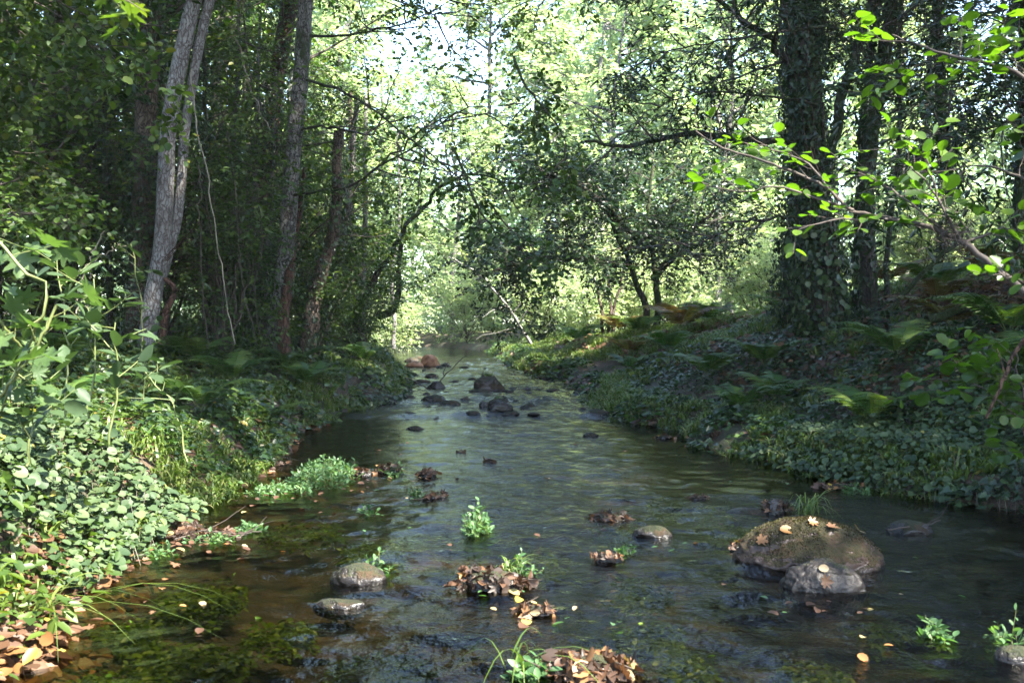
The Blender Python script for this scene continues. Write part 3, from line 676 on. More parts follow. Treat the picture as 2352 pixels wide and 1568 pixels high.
# 1. twin pale trunk
base = PX([(350, 790, 12)])[0]; e = thing('pale_tree', 'pale grey twin stemmed tree on the left bank, forking low down', 'tree', base)
m1 = path(PX([(335, 800, 12), (343, 740, 12), (353, 670, 12), (366, 612, 12), (374, 540, 12), (380, 420, 12), (386, 306, 12), (402, 200, 12), (428, 76, 12), (445, 0, 12), (460, -60, 12), (480, -400, 12.2), (520, -900, 12.5)]), 60)
g = MB(); g.tubes(m1, .108, .08, 18, bump=.06, taper=.8); g.build('trunk', M_birch, e, base)
m2 = path(PX([(372, 640, 12.05), (390, 570, 12.1), (406, 510, 12.1), (415, 430, 12.1), (424, 306, 12.1), (440, 200, 12.1), (463, 76, 12.1), (485, -10, 12.1), (500, -100, 12.1), (560, -500, 12.3), (600, -800, 12.4)]), 50)
g = MB(); g.tubes(m2, .058, .062, 16, bump=.06); g.build('trunk', M_birch, e, base)
g = MB(); m3 = path(PX([(378, 640, 11.9), (400, 660, 11.9), (380, 720, 11.9), (372, 790, 11.9)]), 14); g.tubes(m3, .03, .05, 8)
for k_ in range(4):
    q = path(PX([(372 + k_ * 4, 600, 11.9), (400 + 20 * k_, 570 - 20 * k_, 11.7), (430 + 25 * k_, 585 - 30 * k_, 11.4)]), 8); g.tubes(q, .006, .002, 4)
g.build('root_stem', M_red, e, base)
# crowns above (mostly over the frame) share this
def crown_over(e, base, stems, n1=16, L1=2.6, tpl='oval', mat=M_leaf, size=.11, K=12, tint=(.2, .9), tr=(.55, 1), up=.4, k2=6, k3=6):
    g = MB()
    for st in stems:
        limb_crown(g, st, n1, L1, k2, .9, k3, .45, K, size, tpl, tint, up=up, r=.06, a1=65, tr=tr)
    return g.build('crown', [mat, M_twig], e, base)
crown_over(e, base, [m1, m2], 13, 2.6, tr=(.62, 1), K=13)

# 2. ivy and creeper covered brown trunk behind
base = PX([(315, 790, 13)])[0]; e = thing('brown_tree', 'straight brown cracked trunk with ivy just left of the twin pale trunk', 'tree', base)
t2 = path(PX([(310, 800, 13), (322, 640, 13), (330, 430, 13), (336, 250, 13), (345, 60, 13), (350, -150, 13), (365, -700, 13.2), (380, -1100, 13.5)]), 50)
g = MB(); g.tubes(t2, .15, .12, 16, bump=.08); g.build('trunk', M_brown, e, base)
g = ivy_on(t2, lambda t: .15 - .03 * t, 2200, .055, (0, .75), .10, 0, .25); ivy_on(t2, lambda t: .14 - .03 * t, 4500, .06, (.1, .8), .10, .3, .8, g=g); g.build('ivy', M_ivy, e, base)
crown_over(e, base, [t2], 24, 3.2, tr=(.6, 1), K=13)

# 3. mottled grey alder, curved
base = PX([(640, 800, 14.5)])[0]; e = thing('alder_tree', 'slim mottled grey trunk curving up beside the dark reddish trunk', 'tree', base)
t3 = path(PX([(622, 800, 14.5), (640, 720, 14.5), (655, 600, 14.5), (664, 480, 14.5), (672, 360, 14.5), (686, 230, 14.5), (695, 120, 14.5), (702, 0, 14.5), (712, -150, 14.5), (740, -500, 14.3), (780, -800, 14)]), 60)
g = MB(); g.tubes(t3, .13, .085, 14, bump=.10); g.build('trunk', M_alder, e, base)
limbs3 = [PX([(706, 82, 14.5), (760, 84, 14.2), (830, 76, 13.8), (890, 62, 13.4), (945, 52, 13), (1000, 20, 12.6), (1050, -10, 12.3)]),
          PX([(698, 182, 14.5), (760, 200, 14), (820, 225, 13.5), (860, 250, 13.1), (905, 290, 12.8), (960, 330, 12.5), (1010, 372, 12.2), (1070, 420, 12), (1130, 470, 11.8)]),
          PX([(688, 300, 14.5), (740, 290, 14), (800, 300, 13.6), (860, 310, 13.2), (920, 330, 13)]),
          PX([(665, 450, 14.5), (730, 440, 14), (800, 430, 13.5), (870, 385, 13.2), (930, 350, 13), (1000, 290, 12.6), (1080, 250, 12.2), (1180, 240, 12)])]
lp = [path(l, 16, .012) for l in limbs3]
g = MB()
for q in lp: g = MB(); g.tubes(q, .022, .005, 8, bump=.1); g.build('limb', M_mossbark, e, base)
g = MB()
for q in lp: limb_crown(g, q, 8, .9, 3, .5, 2, .35, 4, .062, 'alder', (.25, .9), up=-.1, r=.025, up3=-.5, tr=(.3, 1))
limb_crown(g, t3, 18, 2.3, 6, 1.0, 6, .45, 11, .10, 'oval', (.3, .9), up=.3, r=.05, tr=(.6, 1))
g.build('crown', [M_leaf, M_twig], e, base)

# 4. its reddish companion and the dark trunk behind
base = PX([(650, 810, 14.2)])[0]; e = thing('reddish_tree', 'reddish brown thin stem leaning against the foot of the mottled grey trunk', 'tree', base)
t4 = path(PX([(655, 815, 14.2), (650, 740, 14.25), (662, 660, 14.35), (672, 560, 14.6), (690, 470, 14.8), (700, 380, 15)]), 30)
g = MB(); g.tubes(t4, .10, .03, 10, bump=.15); g.build('trunk', M_red, e, base)
g = ivy_on(t4, .05, 500, .05, (.1, .9), .1, .3, 1); g.build('ivy', M_ivy, e, base)
base = PX([(590, 800, 16)])[0]; e = thing('dark_tree', 'dark trunk with peeling red bark leaning right behind the mottled grey trunk', 'tree', base)
t5 = path(PX([(575, 810, 16), (590, 640, 16), (605, 460, 16), (622, 300, 16), (640, 150, 16), (668, 0, 16), (690, -160, 16), (760, -600, 16)]), 50)
g = MB(); g.tubes(t5, .16, .10, 12, bump=.18); g.build('trunk', M_red, e, base)
g = ivy_on(t5, .14, 5200, .06, (0, .8), .16, 0, .9); g.build('ivy', M_ivy, e, base)
g = MB(); limb_crown(g, t5, 16, 2.2, 5, .9, 6, .45, 9, .07, 'oval', (.2, .9), up=.1, r=.05, tr=(.3, 1)); g.build('crown', [M_leaf, M_twig], e, base)

# slim pale poles between them
poles = [('slim pale pole stem rising left of the dark leaning trunk', 568, 780, 590, 300, 15.5, .045, M_alder), ('thin pale stem just right of the slim pole', 600, 790, 625, 420, 15.2, .04, M_alder),
         ('broad leaning stump like trunk right of the mottled grey trunk', 705, 800, 760, 560, 15, .13, M_brown), ('grey stem behind the leaning stump like trunk', 740, 790, 800, 480, 17, .08, M_alder),
         ('pale stem at the far end of the left bank', 832, 790, 838, 480, 20, .07, M_birch), ('thin white stem right of the pale far stem', 905, 780, 912, 560, 26, .06, M_birch),
         ('dark stem beside the pale far stem', 812, 790, 806, 470, 20.5, .09, M_brown), ('thin dark stem left of the twin pale trunk', 258, 800, 240, 200, 13.5, .05, M_mossbark),
         ('thin brown stem in the gap between the pale and mottled trunks', 480, 800, 470, 250, 14, .04, M_mossbark), ('slight grey stem in the gap between the pale and mottled trunks', 530, 800, 545, 150, 16, .05, M_alder)]
for lab, x0, y0, x1, y1, Y, r, mt in poles:
    base = PX([(x0, y0 + 10, Y)])[0]; e = thing('thin_tree', lab, 'tree', base)
    q = path(PX([(x0, y0 + 20, Y), (x0 + (x1 - x0) * .35 + rng.normal() * 5, y0 + (y1 - y0) * .33, Y), (x0 + (x1 - x0) * .6 + rng.normal() * 5, y0 + (y1 - y0) * .66, Y), (x1, y1, Y), (x1 + (x1 - x0) * .3, y1 - 260, Y)]), 30, .01)
    g = MB(); g.tubes(q, r, r * .5, 10, bump=.12); g.build('trunk', mt, e, base)
    g = MB(); limb_crown(g, q, 9, 1.1, 4, .6, 4, .35, 7, .06, 'oval', (.2, .95), up=.1, r=.02, tr=(.45, 1)); g.build('crown', [M_leaf, M_twig], e, base)
    if mt is not M_birch: ivy_on(q, r, 900, .055, (0, .9), .12, 0, .8).build('ivy', M_ivy, e, base)

# leaning tree that reaches over the stream (far left bank)
base = PX([(815, 800, 19)])[0]; e = thing('leaning_tree', 'dark bent tree leaning out over the riffle from the left bank', 'tree', base)
q = path(PX([(812, 800, 19), (830, 700, 19), (862, 640, 19), (905, 575, 19), (930, 520, 19), (968, 480, 19), (1010, 430, 18.6), (1090, 400, 18), (1160, 420, 17.6)]), 40, .02)
q2 = path(PX([(780, 455, 17), (830, 420, 17), (870, 380, 17), (930, 330, 17), (1000, 280, 16.6), (1090, 262, 16), (1180, 275, 15.6)]), 24, .02)
q3 = path(PX([(870, 725, 22), (900, 715, 21.8), (912, 690, 21.6), (916, 600, 21.6), (922, 560, 21.5)]), 14)
g = MB(); g.tubes(q, .07, .012, 10, bump=.12); g.build('trunk', M_mossbark, e, base)
g = MB(); g.tubes(q2, .024, .006, 8, bump=.12); g.build('limb', M_mossbark, e, base); g = MB(); g.tubes(q3, .09, .05, 8, bump=.1); g.build('limb', M_mossbark, e, base)
g = MB(); limb_crown(g, q, 9, 1.3, 3, .7, 3, .4, 5, .065, 'alder', (.3, .95), up=0, r=.03, up3=-.5, tr=(.4, 1)); limb_crown(g, q2, 7, 1.0, 3, .6, 3, .4, 4, .065, 'alder', (.3, .95), up=-.1, r=.03, up3=-.5, tr=(.2, 1))
g.build('crown', [M_leaf, M_twig], e, base)

# ------------------------------------------------------------------ right bank trunks
base = PX([(1895, 815, 13)])[0]; e = thing('ivy_tree', 'massive dark trunk wrapped in ivy on the right bank', 'tree', base)
r1 = path(PX([(1905, 860, 13), (1898, 760, 13), (1880, 560, 13), (1860, 350, 13), (1842, 150, 13), (1830, -30, 13), (1815, -300, 13), (1800, -900, 13), (1790, -1500, 13.2)]), 70)
g = MB(); g.tubes(r1, .22, .16, 20, bump=.10); g.build('trunk', M_mossbark, e, base)
rl = [path(PX([(1845, 330, 13), (1780, 322, 12.8), (1700, 318, 12.6), (1600, 308, 12.4), (1520, 320, 12.3), (1430, 335, 12.2), (1345, 325, 12)]), 24, .015),
      path(PX([(1900, 420, 13), (1925, 280, 12.8), (1950, 180, 12.7), (1985, 60, 12.6), (2020, -60, 12.5), (2060, -300, 12.4)]), 24, .02),
      path(PX([(1850, 200, 13), (1780, 110, 12.6), (1700, 40, 12.2), (1600, -20, 12), (1500, -60, 12)]), 20, .03),
      path(PX([(1860, 520, 13), (1780, 500, 12.6), (1690, 520, 12.4), (1600, 560, 12.2), (1530, 590, 12)]), 20, .03)]
for q, a_, b_ in zip(rl, (.05, .07, .05, .022), (.02, .05, .02, .008)): g = MB(); g.tubes(q, a_, b_, 8, bump=.12); g.build('limb', M_mossbark, e, base)
g = ivy_on(r1, lambda t: .21 - .05 * t, 11000, .06, (0, .7), .13, 0, .62)
for k_ in range(9):
    tt = np.linspace(0, .55, 26); i_ = (tt * 68.9).astype(int); an = k_ * .7 + 1.2 * tt + .5 * np.sin(tt * 14 + k_); rr_ = (.24 - .06 * tt)[:, None]
    g.tubes((r1[0, i_] + np.stack([np.cos(an), np.sin(an), 0 * an], -1) * rr_)[None], .018, .008, 5, .3, 1, bump=.3)
ivy_on(r1, .24, 900, .075, (.3, .9), .20, 0.0, .14, 'round', g=g); ivy_on(rl[1], .08, 700, .06, (0, .7), .1, 0, 1, g=g)
g.build('ivy', [M_ivy, M_brown], e, base)
g = MB()
limb_crown(g, rl[0], 8, .6, 3, .5, 4, .3, 6, .075, 'lance', (.1, .8), up=.1, r=.03)
limb_crown(g, rl[2], 10, 1.0, 5, .6, 4, .38, 7, .085, 'lance', (.1, .9), up=-.2, r=.04)
limb_crown(g, rl[1], 10, 1.4, 5, .7, 5, .38, 7, .085, 'lance', (.1, .9), up=-.1, r=.04, tr=(.4, 1))
limb_crown(g, rl[3], 16, .9, 4, .5, 2, .3, 3, .05, 'oval', (.2, .9), up=-.1, r=.02)
limb_crown(g, r1, 26, 2.1, 6, 1.0, 6, .5, 8, .12, 'lance', (.1, .9), up=.2, r=.07, tr=(.5, 1))
g.build('crown', [M_dark, M_twig], e, base)

side_trees = [
    ('ivy_tree', 'second thick ivy trunk just behind the massive one at its left', [(1830, 760, 14.6), (1822, 600, 14.6), (1840, 420, 14.7), (1850, 200, 14.8), (1850, -200, 15)], .17, M_mossbark, 6500, .15),
    ('dark_tree', 'straight dark mossy trunk right of the massive ivy trunk', [(1992, 770, 13.6), (1995, 640, 13.6), (1990, 480, 13.6), (2000, 330, 13.6), (2030, 130, 13.6), (2060, -60, 13.6), (2100, -400, 13.8)], .12, M_mossbark, 700, .05),
    ('dark_tree', 'narrow trunk standing between the massive ivy trunk and the mossy one', [(1965, 760, 14), (1968, 600, 14), (1975, 400, 14), (1985, 240, 14), (2010, 60, 14), (2040, -200, 14)], .06, M_mossbark, 600, .06),
    ('dark_tree', 'thin black stem rising right of the straight mossy trunk', [(2035, 760, 15), (2040, 560, 15), (2065, 330, 15), (2062, 130, 15), (2075, -100, 15)], .045, M_mossbark, 300, .06),
    ('dark_tree', 'shaded trunk in the pale gap towards the right edge', [(2170, 720, 18), (2165, 600, 18), (2175, 450, 18), (2160, 200, 18), (2150, -100, 18)], .13, M_mossbark, 2600, .16),
    ('dark_tree', 'dark trunk at the far right edge of view', [(2346, 700, 16), (2340, 500, 16), (2350, 250, 16), (2346, -100, 16)], .10, M_mossbark, 1800, .12)]
for nm, lab, pts, r, mt, ni, sp in side_trees:
    P = PX(pts); base = P[0]; e = thing(nm, lab, 'tree', base); q = path(P, 40, .01)
    g = MB(); g.tubes(q, r, r * .6, 12, bump=.12); g.build('trunk', mt, e, base)
    ivy_on(q, r, ni, .065, (0, .8), sp, 0, .9).build('ivy', M_ivy, e, base)
    g = MB(); limb_crown(g, q, 14, 1.7, 5, .8, 5, .4, 8, .085, 'lance', (.1, .9), up=.1, r=.03, tr=(.5, 1)); g.build('crown', [M_dark, M_twig], e, base)

# ------------------------------------------------------------------ generic trees and bushes
def tree_thing(name, label, cat, base, stems, r, bark, specs, group=None, leafm=M_leaf, ivy=0):
    e = thing(name, label, cat, base, group)
    g = MB()
    for s_ in stems: g.tubes(s_, r, r * .3, 8, bump=.12)
    g.build('trunk', bark, e, base)
    g = MB()
    for s_ in stems: limb_crown(g, s_, **specs)
    g.build('crown', [leafm, M_twig], e, base)
    return e

def bush_proto(seed, nst=9, H=2.2, W=1.1, k=(6, 4, 4), K=7, size=.06, tpl='oval', tint=(.15, .95)):
    global rng
    old, rng = rng, np.random.default_rng(seed)
    st, g = MB(), MB()
    for i in range(nst):
        a = 2 * np.pi * i / nst + rng.normal() * .3; w = W * (.2 + .8 * rng.random()); h = H * (.65 + .4 * rng.random())
        q = path([(0, 0, 0), (np.cos(a) * w * .3, np.sin(a) * w * .3, h * .4), (np.cos(a) * w * .7, np.sin(a) * w * .7, h * .8), (np.cos(a) * w * 1.1, np.sin(a) * w * 1.1, h)], 10, .03)
        st.tubes(q, .018 * H / 2, .005, 5)
        limb_crown(g, q, k[0], .5 * H * .5, k[1], .45, k[2], .28, K, size, tpl, tint, up=.1, r=.014, tr=(.15, 1), up3=-.3)
    a = st.build('stem', M_twig, mesh_only=True); b = g.build('foliage', [M_leaf, M_twig], mesh_only=True)
    rng = old; return a, b
def tree_proto(seed, H=11, Rc=2.8, t0=.25, k=(22, 6, 6), K=9, size=.10, tpl='dia', tint=(.2, .95), bark=None, mat=None, r=.16, lean=.5, up=.25):
    global rng
    old, rng = rng, np.random.default_rng(seed)
    q = path([(0, 0, -.5), (rng.normal() * .1, rng.normal() * .1, H * .25), (rng.normal() * lean * .6, rng.normal() * lean * .6, H * .6), (rng.normal() * lean, rng.normal() * lean, H)], 26, .02)
    st, g = MB(), MB(); st.tubes(q, r, r * .15, 9, bump=.1)
    b, L = kids(q, k[0], (t0, 1), lambda t: Rc * (np.sin(np.pi * np.clip((t - t0) / (1 - t0), 0, 1) ** .75 * .88 + .3)) + .25, 68, up, 7, .12, .7)
    st.tubes(b, r * .32, r * .06, 5)
    c, L = kids(b, k[1], (.15, 1), Rc * .42, 50, 0, 5, .13, .7); g.tubes(c, r * .09, r * .04, 3, .5, 1)
    d, L = kids(c, k[2], (.15, 1), .5, 50, -.25, 4, .14, .7); g.tubes(d, .006, .003, 3, .5, 1)
    leafy(g, d, K, size, tpl, .05, tint, 0)
    a = st.build('trunk', bark or M_mossbark, mesh_only=True); b = g.build('crown', [mat or M_leaf, M_twig], mesh_only=True)
    rng = old; return a, b

BUSH = [bush_proto(50 + i) for i in range(3)]
BG = 'leafy bushes between the trunks on the left bank'
bl = [('leafy bush filling the gap right of the twin pale trunk', -3.9, 13.6, 1.25), ('tall leafy bush behind the twin pale trunk', -5.0, 14.2, 1.6), ('leafy bush at the foot of the mottled grey trunk', -3.1, 15.6, .8),
      ('leafy bush behind the mottled grey trunk', -4.3, 17, 1.7), ('yellowish bush under the leaning stump like trunk', -3.4, 18, 1.2), ('bush on the left bank beside the upper riffle', -3.2, 21, 1.1),
      ('dense dark bush in deep shade at the far left', -7.4, 11.2, 1.5), ('dark bush left of the twin pale trunk', -6.5, 14.2, 1.3), ('tall dark bush in the deep shade near the left edge', -7.2, 13.5, 1.9),
      ('bush below the bent leaning tree', -3.8, 23, 1.4), ('bush beside the far pale stems on the left', -4.6, 26, 1.6), ('rounded dark bush at the left bank edge by the orange block', -2.9, 18.6, .55),
      ('bush at the left bend of the stream', -6.0, 33, 1.8), ('high bush behind the dark reddish trunk', -5.4, 19, 2.0), ('bush near the left edge behind the shrub with oval leaves', -4.9, 7.6, .8),
      ('bush in shade above the left bank slope', -5.8, 9.3, 1.1)]
protoB = {}
for n, (lab, x, y, s_) in enumerate(bl):
    e = thing('bush', lab, 'bush', (x, y, gz(x, y) - .05), BG, rng.random() * 6, s_)
    put('stem', BUSH[n % 3][0], e); put('foliage', BUSH[n % 3][1], e)

TREE_A = [tree_proto(70 + i, 11, 2.9, .10, K=13, size=.115, mat=M_mid) for i in range(2)]
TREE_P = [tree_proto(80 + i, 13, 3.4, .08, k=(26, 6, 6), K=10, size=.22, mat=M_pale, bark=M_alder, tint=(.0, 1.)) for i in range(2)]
TREE_D = [tree_proto(90, 10, 3.0, .2, k=(26, 7, 6), K=13, size=.14, mat=M_dark, tpl='dia', tint=(.1, .9))]
GL, GR, GF = 'leafy trees behind the left bank', 'leafy trees behind the right bank', 'pale sunlit trees upstream'
TREE_H = [tree_proto(95, 12, 3.0, .40, k=(22, 7, 6), K=12, size=.13, mat=M_mid, tpl='dia', tint=(.2, .9), bark=M_mossbark)]  # high crowns added out of view to shade the left bank
tl = [(TREE_H, GL, [('tall trunked tree added for shade on the right bank beside the viewpoint, crown overhead', 6.2, 4.2, 1.5), ('tall trunked tree added for shade over the left bank, crown out of view', -4.6, 6.9, 1.15)]), (TREE_A, GL, [('leafy tree behind the twin pale trunk, left bank', -7.0, 15.5, .9), ('leafy tree at the upper left in deep shade', -8.6, 12, .95), ('leafy tree behind the dark reddish trunk', -6.2, 20.5, 1.0),
        ('tall leafy tree behind the bent leaning tree', -7.5, 26, 1.15), ('leafy tree in the dark left background', -11, 19, 1.1), 
        ('leafy tree over the left side of the riffle', -6.5, 24.5, 1.0), ('leafy tree far back at the left', -12, 27, 1.2), ('leafy tree at the far left corner of the wood', -14, 14, 1.1), ('tall leafy tree above the twin pale trunk', -8.2, 17.5, 1.5), ('tall leafy tree behind the deep shade on the left', -9.5, 9.5, 1.5), ('tall leafy tree over the left thicket', -7.0, 13.3, 1.25), ('tall leafy tree behind the left thicket', -10, 22, 1.5)]),
      (TREE_D, GR, [('dark leafy tree right of the massive ivy trunk', 10.2, 15.0, .95), ('dark leafy tree at the upper right edge', 7.6, 10.5, .9), 
        ('dark leafy tree above the right slope', 12.8, 8.8, 1.0), ('tall dark leafy tree behind the straight mossy trunk', 14.5, 20.5, 1.3), ('tall dark leafy tree above the right edge', 7.6, 12.6, 1.5), ('very tall dark leafy tree added for shade over the near right bank', 7.5, 6.9, 1.8), ('dark leafy tree out of the sun on the far right', 12, 18, 1.0), ('dark leafy tree added for shade beside the near water, right bank', 9.6, 3.6, 1.35), ('dark leafy tree added for shade on the right bank behind the viewpoint', 11.6, -1.6, 1.2), ('tall dark leafy tree added for shade right of the slope', 11, 8.5, 1.5),  # unseen trees by the near right bank added to block the sun
        ('dark leafy tree added for shade behind the viewpoint on the right', 11, -8, 1.5), ('dark leafy tree added for shade on the left bank behind the viewpoint', -7.5, -3, 1.4), ('dark leafy tree added for shade straight behind the viewpoint', -1.5, -12, 1.5), ('dark leafy tree added for shade left of the near bank, out of view', -8.5, 4, 1.3)]),  # unseen trees added around the viewpoint to cut sun and skylight
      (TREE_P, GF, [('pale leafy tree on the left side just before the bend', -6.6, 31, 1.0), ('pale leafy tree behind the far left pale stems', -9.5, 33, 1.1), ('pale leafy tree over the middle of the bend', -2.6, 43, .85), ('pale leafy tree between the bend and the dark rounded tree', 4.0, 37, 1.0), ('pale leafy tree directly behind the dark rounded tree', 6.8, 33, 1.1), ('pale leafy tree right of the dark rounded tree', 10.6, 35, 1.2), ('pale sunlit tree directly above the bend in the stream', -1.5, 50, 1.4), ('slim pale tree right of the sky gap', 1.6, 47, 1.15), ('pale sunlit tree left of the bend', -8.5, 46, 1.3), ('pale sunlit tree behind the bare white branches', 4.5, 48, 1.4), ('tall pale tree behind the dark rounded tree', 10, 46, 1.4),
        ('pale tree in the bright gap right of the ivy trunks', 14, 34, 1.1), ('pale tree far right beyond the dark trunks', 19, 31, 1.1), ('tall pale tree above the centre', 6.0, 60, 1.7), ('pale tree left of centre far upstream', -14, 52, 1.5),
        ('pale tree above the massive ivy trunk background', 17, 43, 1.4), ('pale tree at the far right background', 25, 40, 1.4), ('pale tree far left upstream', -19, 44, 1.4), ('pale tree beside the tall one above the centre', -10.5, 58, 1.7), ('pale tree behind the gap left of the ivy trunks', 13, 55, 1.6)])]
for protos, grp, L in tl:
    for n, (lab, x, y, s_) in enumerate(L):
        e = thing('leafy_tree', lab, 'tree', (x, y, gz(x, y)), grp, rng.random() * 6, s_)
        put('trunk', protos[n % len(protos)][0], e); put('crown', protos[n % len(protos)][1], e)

# dark oval tree, centre right
base = PX([(1485, 770, 22)])[0]; P0 = base
stems = [path(PX([(1500, 775, 22), (1480, 700, 22), (1450, 620, 22), (1420, 540, 21.8), (1380, 450, 21.5)]), 16, .02), path(PX([(1510, 775, 22), (1512, 690, 22), (1500, 600, 22), (1490, 480, 22), (1500, 370, 22)]), 16, .02),
         path(PX([(1440, 610, 22), (1380, 600, 21.6), (1300, 590, 21.2), (1210, 600, 21), (1140, 620, 21)]), 14, .03), path(PX([(1500, 640, 22), (1570, 560, 22), (1640, 480, 22)]), 14, .03),
         path(PX([(1470, 560, 22), (1400, 480, 21.5), (1310, 420, 21), (1230, 400, 21)]), 14, .03)]
tree_thing('oval_tree', 'dark rounded tree with blue green leaves on several leaning stems, right of centre', 'tree', base, stems, .09, M_mossbark,
           dict(k1=14, L1=1.25, k2=6, L2=.75, k3=5, L3=.38, K=11, size=.10, tpl='dia', tint=(.1, .95), up=.0, r=.03, tr=(.25, 1), up3=-.2), leafm=M_dark)
base = PX([(1395, 770, 25)])[0]
stems = [path(PX([(1395 + a, 770, 25), (1395 + a * 1.5, 700, 25), (1390 + a * 3.5, 620, 25), (1390 + a * 5, 540, 25)]), 12, .03) for a in (-8, 3, 12)]
tree_thing('small_tree', 'small brown multi stemmed tree left of the dark rounded tree', 'tree', base, stems, .05, M_brown,
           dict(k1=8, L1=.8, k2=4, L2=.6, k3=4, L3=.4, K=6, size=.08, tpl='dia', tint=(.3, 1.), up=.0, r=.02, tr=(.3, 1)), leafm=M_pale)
# leaning broken tree with bare white branches over the far bend
base = PX([(1215, 800, 30)])[0]; e = thing('bare_tree', 'leaning dark tree with bare white branches at the bend', 'tree', base)
q = path(PX([(1250, 800, 30), (1215, 735, 30), (1185, 660, 30), (1165, 600, 30), (1150, 560, 30), (1120, 540, 30)]), 18, .02); q2 = path(PX([(1220, 790, 28), (1190, 740, 28), (1160, 700, 28), (1120, 650, 28), (1080, 615, 28), (1030, 590, 28)]), 18, .02)
g = MB(); g.tubes(q, .16, .06, 8, bump=.1); g.build('trunk', M_mossbark, e, base)
g = MB(); g.tubes(q2, .05, .02, 6); b, _ = kids(q2, 9, (.1, .7), 1.4, 60, -.3, 7, .2); g.tubes(b, .02, .006, 4); g.build('branch', M_rockpale, e, base)

# undergrowth at the far bend and right bank
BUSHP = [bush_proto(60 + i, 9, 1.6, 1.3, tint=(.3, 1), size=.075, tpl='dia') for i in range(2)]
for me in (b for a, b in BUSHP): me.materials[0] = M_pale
GP = 'pale sunlit bushes along the far bend'
for n, (lab, x, y, s_) in enumerate([('pale bush below the bare white branches', .9, 30, 1.3), ('pale bush right of the bare white branches', 2.4, 29, 1.2), ('pinkish pale bush left of the small brown tree', 3.4, 31, 1.4), ('pale bush behind the small brown tree', 4.8, 30, 1.3),
        ('pale bush in the bright gap left of the ivy trunks', 6.0, 24, 1.3), ('pale bush at the water bend, left side', -4.3, 36, 1.2), ('pale bush straight upstream at the bend', -1.8, 40, 1.6), ('pale bush at the left bend of the water', -6.5, 41, 1.6),
        ('pale bush at the top of the right slope', 7.6, 18.5, 1.0), ('pale bush in the right hand gap', 9.5, 20, 1.2), ('pale bush near the right edge background', 11, 19, 1.2), ('pale bush far behind the oval tree', 5.5, 35, 1.6)]):
    e = thing('pale_bush', lab, 'bush', (x, y, gz(x, y)), GP, rng.random() * 6, s_)
    put('stem', BUSHP[n % 2][0], e); put('foliage', BUSHP[n % 2][1], e)

# far wood
g = MB()
NT = 46
for i in range(NT):
    a = (i + .5) / NT * 1.5 - .75; dist = 52 + 38 * rng.random(); x = math.tan(a) * dist * .9; y = dist
    H = 15 + 8 * rng.random(); n = 6500
    if -.13 < x / y < .05: H *= .75
    c0 = np.array([x, y, gz(x, y)])
    v = unit(rnd(n)) * (rng.random(n) ** .4)[:, None] * np.array([4.2, 4.2, H * .5]) * (0.72 + .55 * fbm(np.arange(n) * 0 + rng.random() * 9, np.arange(n) * 0., 1))[:, None]
    cl = fbm(v[:, 0] + x, v[:, 2] + v[:, 1] * .7 + y, 1.1, 1); v = v[cl > .46]
    m = len(v); P = c0 + v + np.array([0, 0, H * .5])
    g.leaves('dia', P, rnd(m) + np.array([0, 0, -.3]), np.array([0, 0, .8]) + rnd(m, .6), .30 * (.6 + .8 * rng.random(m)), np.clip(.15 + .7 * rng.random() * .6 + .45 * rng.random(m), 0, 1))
    q = path([c0 - [0, 0, .5], c0 + [.3, 0, H * .4], c0 + [.1, .2, H * .8]], 6); g.tubes(q, .25, .06, 6, .5, 1)
for i in range(70):
    a = (i + .5) / 70 * 1.6 - .8; y = 46 + 26 * rng.random(); x = math.tan(a) * y * .9
    if x > xl(y) - 2 and x < xr(y) + 2: continue
    H = 3.5 + 3 * rng.random(); m = 1700; v = unit(rnd(m)) * (rng.random(m) ** .4)[:, None] * np.array([2.6, 2.2, H * .55])
    g.leaves('dia', np.array([x, y, gz(x, y) + H * .4]) + v, rnd(m) + np.array([0, 0, -.3]), np.array([0, 0, .8]) + rnd(m, .6), .22 * (.6 + .8 * rng.random(m)), np.clip(.1 + .5 * rng.random() + .45 * rng.random(m), 0, 1), 0)
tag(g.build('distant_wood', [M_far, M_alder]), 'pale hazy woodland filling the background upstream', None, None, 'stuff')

# ------------------------------------------------------------------ foreground sprays
def spray(e, base, main, r0, r1, nb, Lb, nt_, Lt, K, size, tpl, mat, tint, twig=M_twig, tr=(.15, 1), up=.0, ang=45, flat=.25, flatn=.35, nbr='branch', lname='leaves', extra=True):
    g = MB(); g.tubes(main, r0, r1, 8, bump=.08)
    b, _ = kids(main, nb, tr, Lb, ang, up, 6, .10, flat); g.tubes(b, r1 * .8, r1 * .35, 5)
    t, _ = kids(b, nt_, (.2, 1), Lt, 45, up, 4, .1, flat); g.tubes(t, r1 * .3, r1 * .18, 4)
    g.build(nbr, twig, e, base)
    g = MB(); leafy(g, t, K, size, tpl, .25, tint, 0, flatn); 
    if extra: leafy(g, b, max(2, K // 2), size, tpl, .3, tint, 0, flatn)
    g.build(lname, mat, e, base)

